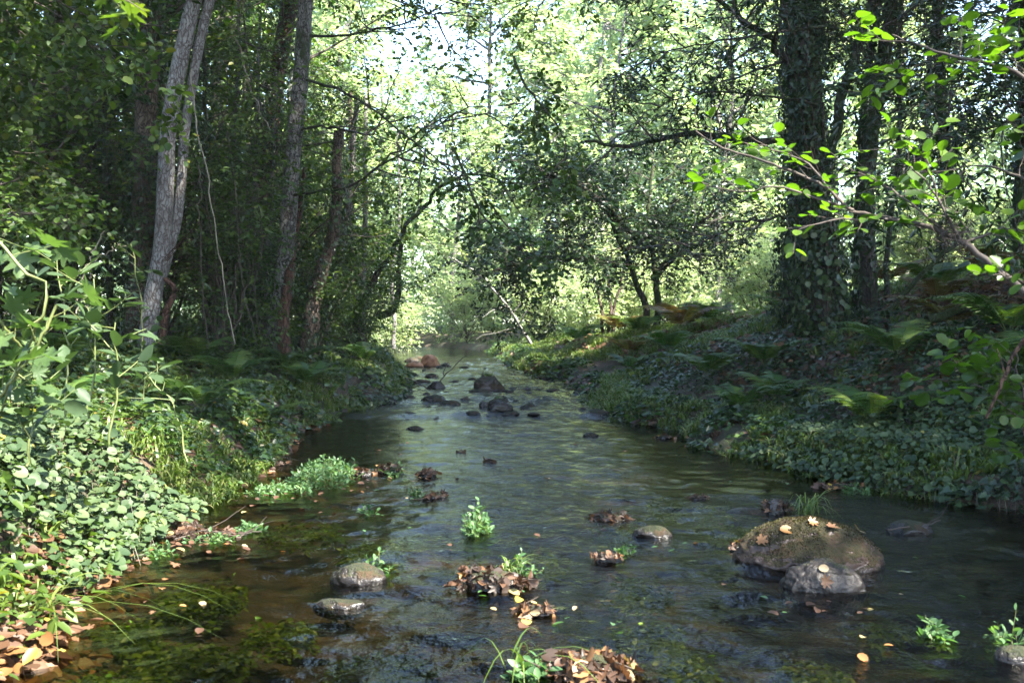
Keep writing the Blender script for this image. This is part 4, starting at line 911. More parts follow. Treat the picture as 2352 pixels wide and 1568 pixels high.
base = np.array([3.6, 4.6, .5]); e = thing('overhanging_branch', 'long brown branch with bright green leaves reaching in from the right edge', 'branch', base)
mb_ = path(PX([(2560, 900, 3.6), (2440, 760, 3.55), (2352, 668, 3.6), (2281, 612, 3.65), (2210, 556, 3.7), (2174, 535, 3.75), (2087, 510, 3.85), (1991, 492, 4.0), (1950, 479, 4.05), (1909, 439, 4.1), (1817, 393, 4.2), (1730, 362, 4.3), (1654, 337, 4.4), (1598, 301, 4.5)]), 60, .002)
g = MB(); g.tubes(mb_, .015, .003, 8, bump=.12)
sub = [PX([(2205, 550, 3.7), (2160, 470, 3.75), (2110, 400, 3.8), (2060, 360, 3.85), (2010, 340, 3.9)]), PX([(2205, 550, 3.7), (2150, 440, 3.7), (2130, 380, 3.7), (2120, 330, 3.7)]),
       PX([(2090, 512, 3.85), (1990, 500, 3.8), (1900, 510, 3.75), (1830, 530, 3.75)]), PX([(1960, 482, 4.05), (1880, 460, 4.0), (1790, 430, 4.0), (1700, 440, 4.1), (1590, 420, 4.2)]),
       PX([(1910, 440, 4.1), (1870, 390, 4.1), (1800, 350, 4.15), (1720, 330, 4.2)]), PX([(2215, 556, 3.7), (2260, 540, 3.7), (2310, 528, 3.7), (2360, 540, 3.65)]), PX([(2281, 612, 3.65), (2320, 640, 3.5), (2390, 650, 3.4)]),
       PX([(2180, 540, 3.75), (2080, 460, 3.8), (2020, 420, 3.9), (1940, 380, 4.0)])]
subs = [path(s_, 12, .004) for s_ in sub]
for s_ in subs: g.tubes(s_, .006, .002, 6)
tws = []
for s_ in subs:
    t, _ = kids(s_, 7, (.15, 1), .14, 40, .2, 4, .1, .4); tws.append(t)
t, _ = kids(mb_, 16, (.42, 1), .15, 42, .3, 4, .1, .4); tws.append(t)
tws = np.concatenate(tws); g.tubes(tws, .0018, .001, 4)
nest = rnd(60, .03) + at(2190, 540, 3.72); g.tubes(np.stack([nest, nest + rnd(60, .03), nest + rnd(60, .05)], 1), .002, .001, 3)
g.build('branch', M_twig, e, base)
g = MB(); leafy(g, tws, 3, .049, 'alder', .4, (.2, .97), 0, .4, .8, 0.0)
for s_ in subs: leafy(g, s_, 4, .049, 'alder', .4, (.2, .95), 0, .4)
g.build('leaves', M_bright, e, base)
base = np.array([2.6, 4.2, 2.6]); e = thing('overhanging_branch', 'bright leafy branch entering at the upper right corner', 'branch', base)
mc_ = path(PX([(2500, 260, 4.0), (2352, 175, 4.1), (2250, 140, 4.2), (2180, 125, 4.3), (2100, 100, 4.4), (2050, 80, 4.5)]), 24, .004)
spray(e, base, mc_, .012, .003, 9, .28, 3, .16, 4, .06, 'alder', M_bright, (.1, .8), up=.15)
base = np.array([2.4, 3.6, 1.7]); e = thing('overhanging_branch', 'dim leafy branch at the right edge above the long brown branch', 'branch', base)
spray(e, base, path(PX([(2480, 460, 3.6), (2400, 430, 3.6), (2330, 400, 3.7), (2240, 380, 3.8), (2180, 390, 3.9)]), 16, .004),   .008, .002, 6, .2, 3, .14, 3, .06, 'alder', M_leaf, (.1, .7), up=-.1)
base = np.array([2.4, 6, .6]); e = thing('sapling', 'sapling with pale round leaves at the right edge over the dark shoulder', 'sapling', base)
for q in (PX([(2380, 1080, 5.6), (2340, 980, 5.6), (2290, 910, 5.6), (2210, 870, 5.6)]), PX([(2400, 1060, 5.5), (2370, 950, 5.5), (2340, 860, 5.5), (2330, 800, 5.5)])):
    spray(e, base, path(q, 12, .01), .008, .003, 7, .3, 3, .18, 4, .085, 'alder', M_bright, (.0, .7), up=.1, flatn=.5)
base = at(2270, 950, 5.2); e = thing('stick', 'slanting brown stick standing in the right bank', 'stick', base)
g = MB(); g.tubes(path(PX([(2265, 960, 5.2), (2300, 880, 5.2), (2330, 810, 5.2), (2380, 740, 5.2)]), 12, .004), .008, .012, 8); g.tubes(path(PX([(2310, 870, 5.2), (2300, 830, 5.2), (2290, 800, 5.25)]), 6), .005, .003, 6); g.build('stem', M_red, e, base)

base = np.array([-2.15, 4.0, .35]); e = thing('maple_sapling', 'sunlit sapling with big lobed pale green leaves at the left edge', 'sapling', base)
g1, g2 = MB(), MB()
for q in (PX([(-60, 480, 3.5), (0, 560, 3.5), (60, 625, 3.5), (110, 660, 3.5), (95, 720, 3.5), (60, 800, 3.6), (20, 900, 3.7), (-20, 1010, 3.8)]), PX([(110, 900, 3.9), (60, 820, 3.8), (20, 760, 3.7), (-60, 660, 3.6)]), PX([(-40, 960, 3.6), (40, 860, 3.5), (80, 800, 3.5), (130, 700, 3.5)])):
    m_ = path(q, 20, .004); g1.tubes(m_, .006, .005, 6); t, _ = kids(m_, 9, (.05, .95), .13, 60, .2, 4, .08); g1.tubes(t, .002, .0015, 4); leafy(g2, t, 2, .085, 'maple', .8, (.1, .95), 0, .5, .4, -.1, 1.)
g1.build('stem', M_stem, e, base); g2.build('leaves', M_maple, e, base)
SH = 'broad leaved shrubs on the left bank'
for lab, x0, y0, x1, y1, Y, sz, k in [('shrub with pointed oval leaves standing behind the lobed leaf sapling', 205, 900, 215, 640, 4.8, .11, 6), ('shorter oval leaved shrub right of the lobed leaf sapling', 150, 900, 130, 590, 5.0, .10, 6), ('oval leaved shoot rising from the sunny left bank', 250, 960, 265, 740, 4.6, .10, 5),
        ('leafy shoot at the left edge under the lobed leaves', 60, 1010, 70, 880, 3.9, .10, 5), ('slender shoot with small leaves before the brown trunk', 330, 880, 300, 560, 8.0, .09, 8), ('arching bramble shoot over the left bank middle', 430, 1000, 330, 850, 6.0, .08, 8)]:
    base = at(x0, y0, Y); e = thing('broadleaf_shrub', lab, 'shrub', base, SH); g1, g2 = MB(), MB()
    m_ = path(PX([(x0, y0 + 60, Y), ((x0 + x1) / 2 + 12, (y0 + y1) / 2, Y), (x1, y1, Y)]), 12, .008); g1.tubes(m_, .006, .003, 6)
    b, _ = kids(m_, k + 1, (.25, 1), .20, 60, .1, 5, .08, .5); g1.tubes(b, .003, .0015, 4); leafy(g2, b, 5, sz, 'ell', .25, (.1, .7), 0, .35, .9, -.1)
    leafy(g2, m_, 6, sz, 'ell', .3, (.2, .8), 0, .35, 1.2, .1)
    g1.build('stem', M_stem, e, base); g2.build('leaves', M_kid, e, base)

# overhead sprays, upper left and centre
OV = 'leafy branches hanging across the top'
for lab, pts, n1, L1, sz, mt, ti, tp in [
    ('thin red brown branch arching across the upper left', [(-100, -160, 7.5), (110, -40, 7.6), (150, 30, 7.7), (200, 100, 7.8), (250, 145, 8), (320, 165, 8.4), (355, 175, 8.6)], 5, .35, .07, M_leaf, (.1, .9), 'alder'),
    ('leafy branch filling the upper left corner', [(-200, 40, 9), (-80, 80, 9), (-20, 110, 9), (40, 150, 9.2), (70, 190, 9.4)], 12, .5, .065, M_leaf, (0.2, .9), 'alder'),
    ('high leafy branch at the top left edge', [(-150, -80, 8), (-50, -40, 8), (20, -20, 8), (70, 0, 8.2), (110, 10, 8.4)], 16, .5, .06, M_leaf, (.1, .9), 'alder'),
    ('low leafy branch left of the brown trunk', [(-120, 300, 10), (-40, 330, 10), (20, 350, 10), (80, 380, 10.2)], 12, .5, .06, M_leaf, (.1, .9), 'alder'),
    ('small leafed branch in the shade at the left', [(-120, 560, 7), (0, 510, 7.2), (70, 490, 7.4), (120, 500, 7.6), (160, 515, 7.8)], 9, .35, .05, M_leaf, (.2, .9), 'alder'),
    ('leafy branch hanging between the pale and mottled trunks', [(560, -100, 13), (560, 40, 13), (575, 160, 13), (600, 230, 13.2)], 12, .55, .07, M_leaf, (.3, 1), 'oval'),
    ('large leafed twig dangling at the top left', [(220, -120, 3.2), (250, -60, 3.2), (262, -10, 3.2), (265, 20, 3.2)], 3, .10, .075, M_leaf, (.5, .9), 'maple'),
    ('fine leafy branch across the top centre', [(700, -150, 12), (800, -60, 12), (900, 0, 12), (1000, 30, 12), (1120, 40, 12)], 7, .8, .065, M_leaf, (.5, 1), 'oval'),
    ('yellow green branch high above the stream', [(1500, -200, 15), (1400, -90, 15), (1280, -20, 15), (1150, 10, 15), (1050, 40, 15)], 8, 1.2, .08, M_leaf, (.6, 1), 'oval'),
    ('dark leafy branch right of the stream gap', [(1900, 60, 11), (1750, 80, 11), (1620, 100, 11), (1500, 130, 11), (1430, 170, 11)], 9, .5, .085, M_dark, (.1, .8), 'lance'),
    ('dark leafy branch over the horizontal limb', [(1880, 240, 12), (1760, 220, 12), (1640, 210, 12), (1530, 240, 12), (1470, 270, 12)], 12, .6, .085, M_dark, (.1, .8), 'lance'),
    ('dark long leafed branch at the upper right', [(2500, 200, 9), (2380, 260, 9), (2260, 300, 9), (2160, 340, 9), (2090, 380, 9)], 18, .9, .10, M_dark, (.0, .8), 'lance'),
    ('dark long leafed branch right of the mossy trunk', [(2400, -60, 10), (2300, 60, 10), (2220, 160, 10), (2160, 230, 10)], 16, 1.0, .10, M_dark, (.0, .8), 'lance'),
    ('hanging spray of round leaves left of the oval tree', [(1180, 130, 11), (1210, 200, 11), (1260, 260, 11), (1300, 330, 11), (1290, 400, 11)], 4, .4, .075, M_leaf, (.2, .8), 'alder'),
    ('drooping spray of dark leaves over the bend', [(1040, 340, 11), (1080, 430, 11), (1120, 510, 11), (1180, 560, 11), (1230, 610, 11)], 6, .3, .06, M_leaf, (.2, .7), 'alder')]:
    P = PX(pts); base = P[0]; e = thing('hanging_branch', lab, 'branch', base, OV); q = path(P, 20, .01)
    g = MB(); g.tubes(q, .004 * pts[0][2] * .4, .004, 6); g.build('stem', M_mossbark, e, base)
    big_ = pts[0][2] < 5
    g = MB(); limb_crown(g, q, n1, L1, 1 if big_ else 4, L1 * .5, 1 if big_ else 4, .12 if big_ else .32, 2 if big_ else 6, sz, tp, ti, up=-.1, r=.002 * pts[0][2], up3=-.35); g.build('leaves', [mt, M_twig], e, base)

# vines and bare twigs on the left
VG = 'bare vines hanging between the left trunks'
for n, (lab, pts, r) in enumerate([('long pale vine snaking down right of the twin trunk', [(440, 160, 11.5), (455, 300, 11.5), (480, 430, 11.5), (500, 560, 11.5), (520, 700, 11.4), (540, 790, 11.2)], .009),
        ('thin vine near the middle of the left trunks', [(545, 90, 13), (575, 200, 13), (620, 300, 13)], .014), ('vine dropping beside the mottled grey trunk', [(520, 300, 12.5), (545, 480, 12.5), (555, 640, 12.4), (590, 790, 12.3)], .007),
        ('straight brown vine left of the slim pole', [(455, 380, 12), (460, 560, 12), (468, 700, 12), (476, 800, 12)], .008), ('crooked vine against the dark thicket', [(590, 420, 13), (600, 560, 13), (585, 680, 13), (600, 800, 13)], .008),
        ('curved bare twig rising before the brown trunk', [(205, 640, 8), (218, 600, 8), (250, 575, 8), (290, 565, 8)], .007), ('bent dry stalk left of the brown trunk', [(175, 720, 7.5), (185, 660, 7.5), (200, 610, 7.5), (240, 530, 7.5)], .006)]):
    P = PX(pts); e = thing('vine', lab, 'vine', P[0], VG); g = MB(); q = path(P, 24, .012); g.tubes(q, r, r * .7, 5, bump=.2); g.build('stem', M_twigpale if n in (0, 5, 6, 1) else M_twig, e, P[0])
    g = MB(); b, _ = kids(q, 5, (.1, 1), .4, 50, -.2, 5, .15); g.tubes(b, r * .4, r * .2, 4); leafy(g, b, 4, .05, 'ivy', .3, (.2, 1)); g.build('leaves', [M_ivy], e, P[0])

# fallen branch on the right slope, twig in riffle
base = at(2020, 730, 12.5); e = thing('fallen_branch', 'dark branch leaning against the right slope behind the ivy tree', 'branch', base)
g = MB(); g.tubes(path(PX([(2010, 735, 12.5), (2060, 690, 12.5), (2110, 640, 12.4), (2160, 590, 12.3), (2200, 560, 12.2)]), 14, .01), .04, .02, 8, bump=.2); g.build('stem', M_mossbark, e, base)
base = at(2160, 740, 9); e = thing('fallen_log', 'rotting log lying on the leaf litter of the right slope', 'log', base)
g = MB(); g.tubes(path(PX([(2130, 735, 10), (2200, 712, 10), (2290, 690, 10)]), 10, .01), .05, .035, 9, bump=.2); g.build('stem', M_mossbark, e, base)
p0 = on_water(1005, 892); e = thing('fallen_twig', 'thin forked twig standing up among the riffle stones', 'twig', p0)
g = MB(); Y = p0[1]
for q in (PX([(1000, 893, Y), (1020, 862, Y), (1045, 838, Y), (1072, 815, Y)]), PX([(1020, 862, Y), (1022, 845, Y), (1030, 832, Y)]), PX([(930, 868, Y - 1), (960, 880, Y - .8), (985, 895, Y - .6), (1010, 902, Y - .5)])): g.tubes(path(q, 8, .01), .012, .006, 5)
g.build('stem', M_twig, e, p0)

for lab, nm, pts, r, nb in [('tangle of thin bare twigs lying at the left pool bend', 'twig_tangle', [(520, 1040), (560, 1050), (620, 1040), (670, 1062)], .006, 12),
        ('grey driftwood stick lying along the lower left shore', 'driftwood', [(-20, 1345), (50, 1330), (120, 1335), (190, 1352)], .012, 3), ('pair of thin bare twigs resting on the debris bar', 'twig_tangle', [(400, 1240), (460, 1222), (540, 1230), (600, 1222)], .005, 5),
        ('thin twig lying in the water right of the mossy boulder', 'fallen_twig', [(2040, 1218), (2080, 1212), (2130, 1206), (2160, 1196)], .006, 3)]:
    P = [on_water(a_, b_, .02 + .02 * rng.random()) for a_, b_ in pts]; e = thing(nm, lab, 'twigs', P[0]); q = path(P, 10, .006)
    g = MB(); g.tubes(q, r, r * .5, 6, bump=.2); b, _ = kids(q, nb, (.1, .9), .28, 50, .35, 5, .2, .5); g.tubes(b, r * .5, r * .2, 4); g.build('stem', M_twigpale if nm == 'driftwood' else M_twig, e, P[0])
# ------------------------------------------------------------------ plants and debris in the water
def cress(name, label, px, py, w, h, n, size, mat=M_cress, tpl='ell', group=None, tall=.12, seed=0, cat='water plant'):
    p = on_water(px, py); m = p[1] / FOC; W = w * m / 2; H = h * m * p[1] / 1.2 * .5
    e = thing(name, label, cat, p, group)
    a = rng.random(n) * 6.283; r = rng.random(n) ** .6
    P0 = p + np.stack([np.cos(a) * r * W, np.sin(a) * r * H, -.03 + 0 * a], -1)
    hh = tall * (.3 + .9 * rng.random(n)) * (1.1 - r ** 2 * .7)
    P = np.stack([P0, P0 + np.stack([0 * hh, 0 * hh, hh * .5], -1) + rnd(n, .008), P0 + np.stack([0 * hh, 0 * hh, hh], -1) + rnd(n, .02)], 1)
    g = MB(); g.tubes(P, .0016, .001, 3); g.build('stems', M_stem, e, p)
    g = MB(); leafy(g, P, 6, size, tpl, .35, (.2, .95), 0, .4, 1.0, .1); g.build('leaves', mat, e, p)
CG = 'leafy plants growing in the shallow water'
for lab, px, py, w, h, n, sz, tall in [('large clump of watercress right of the debris strip near the left bank', 742, 1102, 150, 60, 260, .035, .16), ('flat bright clump of cress at the left pool edge', 630, 1128, 112, 22, 150, .028, .06),
        ('small cress clump among dark debris in mid pool', 905, 1088, 50, 18, 40, .03, .07), ('feathery plant standing alone in mid stream', 1099, 1225, 62, 30, 70, .034, .17), ('cress sprigs at the lower left debris bar', 575, 1218, 66, 20, 60, .03, .06),
        ('green sprigs along the left shore below the grass', 420, 1150, 90, 30, 70, .035, .07), ('low cress patch in front of the lower left debris', 490, 1245, 120, 22, 70, .03, .05), ('rosette of bright leaves at the bottom by the big leaf pile', 1235, 1556, 110, 36, 60, .038, .06),
        ('green sprigs on the dark stone in the lower left water', 845, 1318, 90, 26, 14, .03, .10), ('sprigs right of the leaf mound in mid stream', 1195, 1325, 60, 30, 16, .028, .12), ('small cress tuft at the foot of the right bank', 1960, 1130, 60, 16, 50, .03, .06),
        ('sprig standing behind the mossy boulder', 1845, 1090, 30, 14, 9, .035, .12), ('sprig beside the small brown debris right of mid stream', 1433, 1275, 30, 14, 12, .03, .09), ('cress scraps on the left debris bar', 370, 1275, 70, 20, 30, .03, .05),
        ('green shoots in the water near the lower right corner', 2150, 1465, 70, 30, 24, .035, .08), ('upright sprout near the right bottom stone', 2310, 1480, 50, 24, 16, .03, .1), ('floating feathery sprig upstream of the lone plant', 958, 1140, 30, 16, 14, .035, .07), ('thin sprig left of the floating feathery sprig', 850, 1178, 36, 12, 10, .035, .06)]:
    cress('water_plant', lab, px, py, w, h, n, sz, group=CG, tall=tall)

# submerged weed
g = MB()
for (px, py, w, h, n) in [(470, 1345, 190, 60, 420), (300, 1420, 170, 40, 240), (450, 1480, 260, 60, 420), (860, 1255, 150, 60, 300), (880, 1500, 240, 60, 320), (1460, 1330, 150, 50, 240), (1420, 1200, 130, 40, 160), (1580, 1150, 200, 50, 260), (1570, 1500, 110, 70, 200), (1850, 1520, 160, 60, 220), (650, 1420, 160, 50, 140), (1250, 1260, 90, 30, 50), (700, 1200, 200, 40, 200), (300, 1530, 200, 40, 200), (1500, 1420, 120, 40, 100), (1000, 1560, 160, 30, 120), (2000, 1420, 120, 30, 60), (1650, 1210, 120, 30, 100)]:
    p = on_water(px, py); m = p[1] / FOC; a = rng.random(n) * 6.283; r = rng.random(n) ** .5
    X = p[0] + np.cos(a) * r * w * m / 2; Yy = p[1] + np.sin(a) * r * h * m * p[1] / 1.2 * .5
    d = .03 + .10 * rng.random(n); P0 = np.stack([X, Yy, -d], -1)
    q = np.stack([P0, P0 + [0, -.05, .01] + rnd(n, .01), P0 + [0, -.11, .012] + rnd(n, .015)], 1); q[..., 2] = np.minimum(q[..., 2], -.015)
    leafy(g, q, 5, .03, 'ell', .1, (.1, .9), 0, .4, .9, 0)
tag(g.build('submerged_weed', M_weed), 'yellow green weed trailing under the water surface', None, None, 'stuff')

# debris clumps: a low mound of packed dead leaves
DG = 'clumps of dead leaves caught in the stream'
def debris(label, px, py, w, h, n, size=.06, green=0):
    n = int(n * 1.8)
    p = on_water(px, py); m = p[1] / FOC; W, H = w * m / 2, h * m
    e = thing('leaf_clump', label, 'leaf clump', p, DG)
    me = rock_mesh('core', W * 1.5, W * .9, H * .75, M_rockdark, int(px), .85); o = put('core', me, e)
    g = MB(); a = rng.random(n) * 6.283; r = rng.random(n) ** .6; x = np.cos(a) * r; y = np.sin(a) * r
    z = H * np.sqrt(np.clip(1 - r ** 2, 0, 1)) * (.3 + .45 * rng.random(n)) * (.6 + .8 * vn(x * 2 + px, y * 2, 1)) + .004
    N = np.stack([x * .9, y * .9 - .25, .7 + 0 * x], -1) + rnd(n, .55)
    Pl = np.stack([x * W, y * W * .6, z], -1); Dl = rnd(n) * [1, 1, .25]; ss = size * .85 * (.35 + .95 * rng.random(n)); tl_ = np.clip(rng.random(n) ** 1.6 * .7 + (rng.random(n) < .10) * .3, 0, 1)
    for q_, (tp_, cu) in enumerate((('alder', 1.2), ('maple', 2.0), ('ell', 1.6))):
        k_ = np.arange(n) % 3 == q_; g.leaves(tp_, Pl[k_], Dl[k_], N[k_], ss[k_], tl_[k_], 0, cu)
    tw = rng.integers(4, 9); P0 = np.stack([rng.normal(size=tw) * W * .5, rng.normal(size=tw) * W * .25, H * .6 * rng.random(tw)], -1)
    g.tubes(np.stack([P0, P0 + rnd(tw, W * .3) * [1, 1, .2], P0 + rnd(tw, W * .5) * [1, 1, .25]], 1), .003, .0015, 4, .5, 1)
    g.build('leaves', [M_dry, M_twig], e)
for a in [('arched leaf and grass mound in mid stream, largest of the centre', 1128, 1352, 176, 58, 90, .06), ('biggest leaf pile at the bottom edge of the water', 1362, 1560, 210, 68, 110, .07), ('row of brown leaves snagged below the arched mound', 1228, 1410, 96, 20, 26, .05),
        ('flat brown leaf clump right of mid stream', 1402, 1196, 106, 22, 45, .045), ('small ragged brown clump below the flat one', 1392, 1288, 66, 22, 24, .04), ('leaf covered hump behind the mossy boulder', 1780, 1178, 70, 44, 60, .05),
        ('dark debris lump beside the cress in the left pool', 893, 1086, 66, 26, 45, .05), ('reddish leaf clump right of the debris lump in the pool', 983, 1094, 56, 18, 36, .05), ('orange tipped clump on its own in the left pool', 1003, 1144, 64, 14, 22, .05),
        ('pale leaf debris joined to the large cress clump', 832, 1092, 64, 18, 40, .05), ('little pinkish leaf clump in the upper pool', 1122, 1064, 28, 9, 12, .045), ('small orange leaf pair in the upper pool', 1058, 1040, 24, 8, 6, .045),
        ('small dark clump left of the mossy boulder', 1695, 1262, 52, 20, 26, .04), ('brown clump on the right shallows upstream of the boulder', 1602, 1148, 50, 12, 20, .04), ('leaf scraps by the right bank pool edge', 1525, 1006, 50, 8, 18, .05),
        ('dry leaves piled at the left shore under the grass', 400, 1215, 120, 24, 60, .06), ('debris bar of leaves on the lower left shore', 470, 1232, 190, 14, 70, .055), ('brown leaves under the overhang at the lower left', 200, 1290, 170, 22, 60, .065),
        ('leaf litter spit by the left pool bend', 590, 1066, 170, 12, 70, .05), ('leaf clump at the foot of the right bank', 1930, 1122, 110, 14, 40, .05)]:
    debris(*a)

# floating leaves, one object each
def leaf_proto(tpl, seed):
    global rng
    old, rng = rng, np.random.default_rng(seed); g = MB()
    g.leaves(tpl, np.zeros((1, 3)), np.array([[1., 0, 0]]), np.array([[0, 0, 1.]]), 1.0, .5, 0, 1.3); rng = old
    return g
LP = {}
for nm, tpl, mcol in [('brown', 'alder', .35), ('tan', 'maple', .62), ('pale', 'alder', .86), ('yellow', 'alder', .97), ('orange', 'alder', .78), ('green', 'ell', None)]:
    g = MB(); g.leaves(tpl, np.zeros((1, 3)), np.array([[1., 0, 0]]), np.array([[0, 0, 1.]]), 1.0, mcol if mcol is not None else .6, 0, 1.2)
    LP[nm] = g.build('leaf_blade', M_dry if mcol is not None else M_cress, mesh_only=True)
LM = [('the arched leaf mound', 1128, 1340), ('the biggest leaf pile', 1362, 1540), ('the row of snagged brown leaves', 1228, 1405), ('the feathery plant in mid stream', 1099, 1215), ('the mossy boulder', 1870, 1290), ('the smooth grey brown stone', 1906, 1365),
      ('the leaf covered hump', 1780, 1172), ('the dark stone with sprigs', 819, 1335), ('the long low stone', 775, 1398), ('the large watercress clump', 742, 1095), ('the flat bright cress clump', 630, 1125), ('the dark pool debris lump', 893, 1084),
      ('the orange tipped clump', 1003, 1142), ('the flat brown leaf clump', 1402, 1192), ('the low wet right stone', 1503, 1230), ('the debris bar', 470, 1230), ('the overhanging leaf mound', 250, 1250), ('the bottom left corner', 0, 1568), ('the bottom right corner', 2352, 1568),
      ('the pinkish leaf clump', 1122, 1062), ('the orange leaf pair', 1058, 1040), ('the lone stone in the smooth pool', 953, 986), ('the lone right hand pool stone', 1357, 1001), ('the cress tuft at the right bank', 1960, 1128)]
FL = {}
def floaters(colr, zone, cnt, x0, x1, y0, y1, s0=.042, on=None):
    for _ in range(cnt):
        for _t in range(30):
            if rng.random() < .6:
                k = [l for l in LM if x0 < l[1] < x1 and y0 < l[2] < y1]
                l = k[rng.integers(len(k))] if k else ('', (x0 + x1) / 2, (y0 + y1) / 2); px, py = l[1] + rng.normal() * 70, l[2] + 12 + abs(rng.normal()) * 16
            else: px, py = x0 + (x1 - x0) * rng.random(), y0 + (y1 - y0) * rng.random()
            py = min(max(py, y0), y1); p = on_water(px, py, .012)
            if is_water(p[0], p[1], .03): break
        o = bpy.data.objects.new('floating_leaf', LP[colr]); col.objects.link(o); s_ = s0 * (.55 + .8 * rng.random() ** 1.5)
        o.location = p; o.rotation_euler = (rng.normal() * .2, rng.normal() * .2, rng.random() * 6.28); o.scale = (s_, s_ * (.8 + .3 * rng.random()), s_)
        tag(o, '', 'leaf', f'{colr} leaves floating {zone}')
        d, nm, lx, ly = min((math.hypot(px - a, (py - b) * 2.5), n_, a, b) for n_, a, b in LM)
        side = ('right of' if px > lx else 'left of') if abs(px - lx) > abs(py - ly) * 2.5 else ('just below' if py > ly else 'just above')
        FL.setdefault((colr, side, nm), []).append((d, id(o), o))
ORD = ['closest', 'second closest', 'third closest', 'fourth closest', 'fifth closest', 'sixth closest', 'seventh closest', 'eighth closest', 'ninth closest', 'tenth closest', 'eleventh closest', 'twelfth closest', 'thirteenth closest', 'fourteenth closest', 'fifteenth closest', 'sixteenth closest', 'seventeenth closest', 'eighteenth closest', 'nineteenth closest', 'twentieth closest']
for c_, z_, n_, *bx in [('brown', 'along the lower left shore', 34, 60, 480, 1180, 1460), ('tan', 'along the lower left shore', 9, 40, 420, 1180, 1500), ('pale', 'along the lower left shore', 7, 80, 520, 1180, 1400), ('orange', 'along the lower left shore', 6, 80, 520, 1180, 1400),
        ('brown', 'by the left pool bend', 40, 450, 1000, 1040, 1180), ('pale', 'by the left pool bend', 9, 450, 1000, 1040, 1200), ('green', 'by the left pool bend', 12, 560, 960, 1080, 1240), ('brown', 'in the middle of the stream', 12, 950, 1500, 1180, 1560),
        ('yellow', 'in the middle of the stream', 6, 1050, 1600, 1150, 1560), ('green', 'in the middle of the stream', 10, 1000, 1600, 1200, 1560), ('pale', 'around the mossy boulder', 7, 1600, 2250, 1130, 1420), ('brown', 'around the mossy boulder', 12, 1600, 2250, 1130, 1420),
        ('green', 'around the mossy boulder', 10, 1500, 2250, 1100, 1420), ('pale', 'near the lower right corner', 3, 1900, 2340, 1400, 1540), ('orange', 'in the upper pool', 5, 850, 1500, 990, 1100), ('brown', 'in the upper pool', 8, 850, 1560, 980, 1100)]:
    floaters(c_, z_, n_, *bx)
floaters('yellow', 'just below the arched leaf mound', 2, 1080, 1140, 1368, 1385, .06)
for (c_, side, nm), L in FL.items():
    L.sort(key=lambda t: t[:2])
    for k, (_, _, o) in enumerate(L):
        o['label'] = f'{c_} leaf floating {side} {nm}' + (f', {ORD[min(k, 19)]} of them' if len(L) > 1 else '')
# dry leaves lying on the boulders
for lab, c_, px, py, dy, s_ in [('pale leaf plastered on the right shoulder of the mossy boulder', 'pale', 1975, 1222, .35, .09), ('pale leaf lying on the upper left of the mossy boulder', 'pale', 1792, 1222, .3, .07), ('pinkish tan leaf stuck at the left tip of the mossy boulder', 'tan', 1742, 1246, .1, .06),
        ('curled tan leaf at the top of the mossy boulder', 'tan', 1860, 1202, .42, .05), ('small tan leaf at mid crest of the mossy boulder', 'tan', 1905, 1216, .4, .06), ('pale leaf on top of the smooth grey brown stone', 'pale', 1882, 1308, .12, .045), ('tan leaf on the front of the smooth grey brown stone', 'tan', 1890, 1336, .04, .05)]:
    o = bpy.data.objects.new('dry_leaf', LP[c_]); col.objects.link(o); tag(o, lab, 'leaf')
    best = None
    for ro in (big, small):
        n_ = len(ro.data.vertices); V = np.empty(n_ * 3, np.float32); ro.data.vertices.foreach_get('co', V); V = V.reshape(-1, 3)
        N_ = np.empty(n_ * 3, np.float32); ro.data.vertices.foreach_get('normal', N_); N_ = N_.reshape(-1, 3) * np.sign((N_.reshape(-1, 3) * V).sum(1).mean())
        W_ = V + np.array(ro.location); c = np.array([0, 0, HC]) - W_
        u_ = 1176 + FOC * W_[:, 0] / W_[:, 1]; v_ = 745 + FOC * (HC - W_[:, 2]) / W_[:, 1]
        dd = np.hypot(u_ - px, v_ - py) + 1e4 * ((N_ * c).sum(1) < 0) + W_[:, 1] * 3
        k_ = int(np.argmin(dd))
        if best is None or dd[k_] < best[0]: best = (dd[k_], W_[k_], N_[k_])
    nrm = Vector(best[2]).normalized(); o.location = Vector(best[1]) + nrm * .012
    o.rotation_mode = 'QUATERNION'; o.rotation_quaternion = nrm.to_track_quat('Z', 'Y'); o.scale = (s_,) * 3
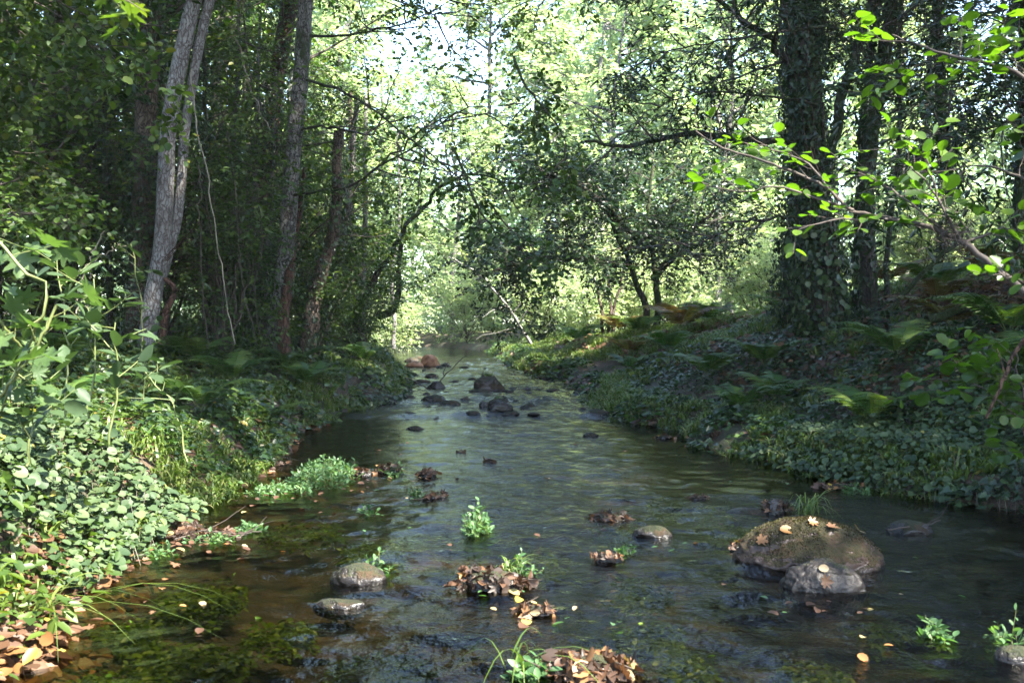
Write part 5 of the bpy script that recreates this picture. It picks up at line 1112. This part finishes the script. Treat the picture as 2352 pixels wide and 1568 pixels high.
# grass tufts as things
TG = 'arching grass tufts at the water'
for lab, px, py, L, nb, sp, ln in [('thin arching sedge tuft right of the leaf covered hump', 1850, 1180, .34, 26, .9, (.3, 0)), ('grass tuft arching over the left shore', 440, 1090, .34, 60, .7, (.4, -.2)), ('grass tuft hanging from the grassy dark riffle rock', 1145, 925, .22, 60, .7, (0, 0)),
        ('long grass blades arching from the bottom left corner', 30, 1450, .42, 26, .9, (.8, 0)), ('grass tuft on top of the tall mossy block', 1120, 868, .2, 50, .6, (0, 0)), ('sedge tuft on the arched leaf mound', 1165, 1325, .2, 30, .6, (.3, 0)), ('grass blades beside the bottom rosette', 1190, 1540, .3, 14, 1., (.3, 0)),
        ('grass tuft at the right bank tip by the pool', 1740, 1040, .34, 60, .7, (0, -.3)), ('grass tuft at the foot of the pale leaf mound', 1990, 1095, .3, 60, .7, (0, -.3)), ('grass tuft overhanging the right bank riffle edge', 1290, 855, .4, 60, .6, (-.3, 0)), ('grassy tussock on the island above the riffle', 1180, 828, .45, 80, .6, (0, 0))]:
    p = on_water(px, py); e = thing('grass_tuft', lab, 'grass', p, TG); g = MB()
    tuft_blades(g, [p], nb, L, .0035 if p[1] < 9 else .007, sp, (.2, .9), 0, ln); g.build('blades', M_grass, e, p)

# ------------------------------------------------------------------ haze
M_haze = bpy.data.materials.new('haze_air'); M_haze.use_nodes = True; nt = M_haze.node_tree
nt.nodes.remove(nt.nodes['Principled BSDF'])
pv = nt.nodes.new('ShaderNodeVolumePrincipled'); pv.inputs['Color'].default_value = (.86, .95, 1, 1); pv.inputs['Density'].default_value = .0004; pv.inputs['Anisotropy'].default_value = .3
nt.links.new(pv.outputs[0], nt.nodes['Material Output'].inputs['Volume'])
g = MB(); x0, x1, y0, y1, z0, z1 = -155, 155, -45, 225, -3, 34
g.add([(x0, y0, z0), (x1, y0, z0), (x1, y1, z0), (x0, y1, z0), (x0, y0, z1), (x1, y0, z1), (x1, y1, z1), (x0, y1, z1)], [(0, 3, 2, 1), (4, 5, 6, 7), (0, 1, 5, 4), (1, 2, 6, 5), (2, 3, 7, 6), (3, 0, 4, 7)])
tag(g.build('haze', M_haze, smooth=False), 'pale luminous haze filling the far end of the stream', None, None, 'stuff')
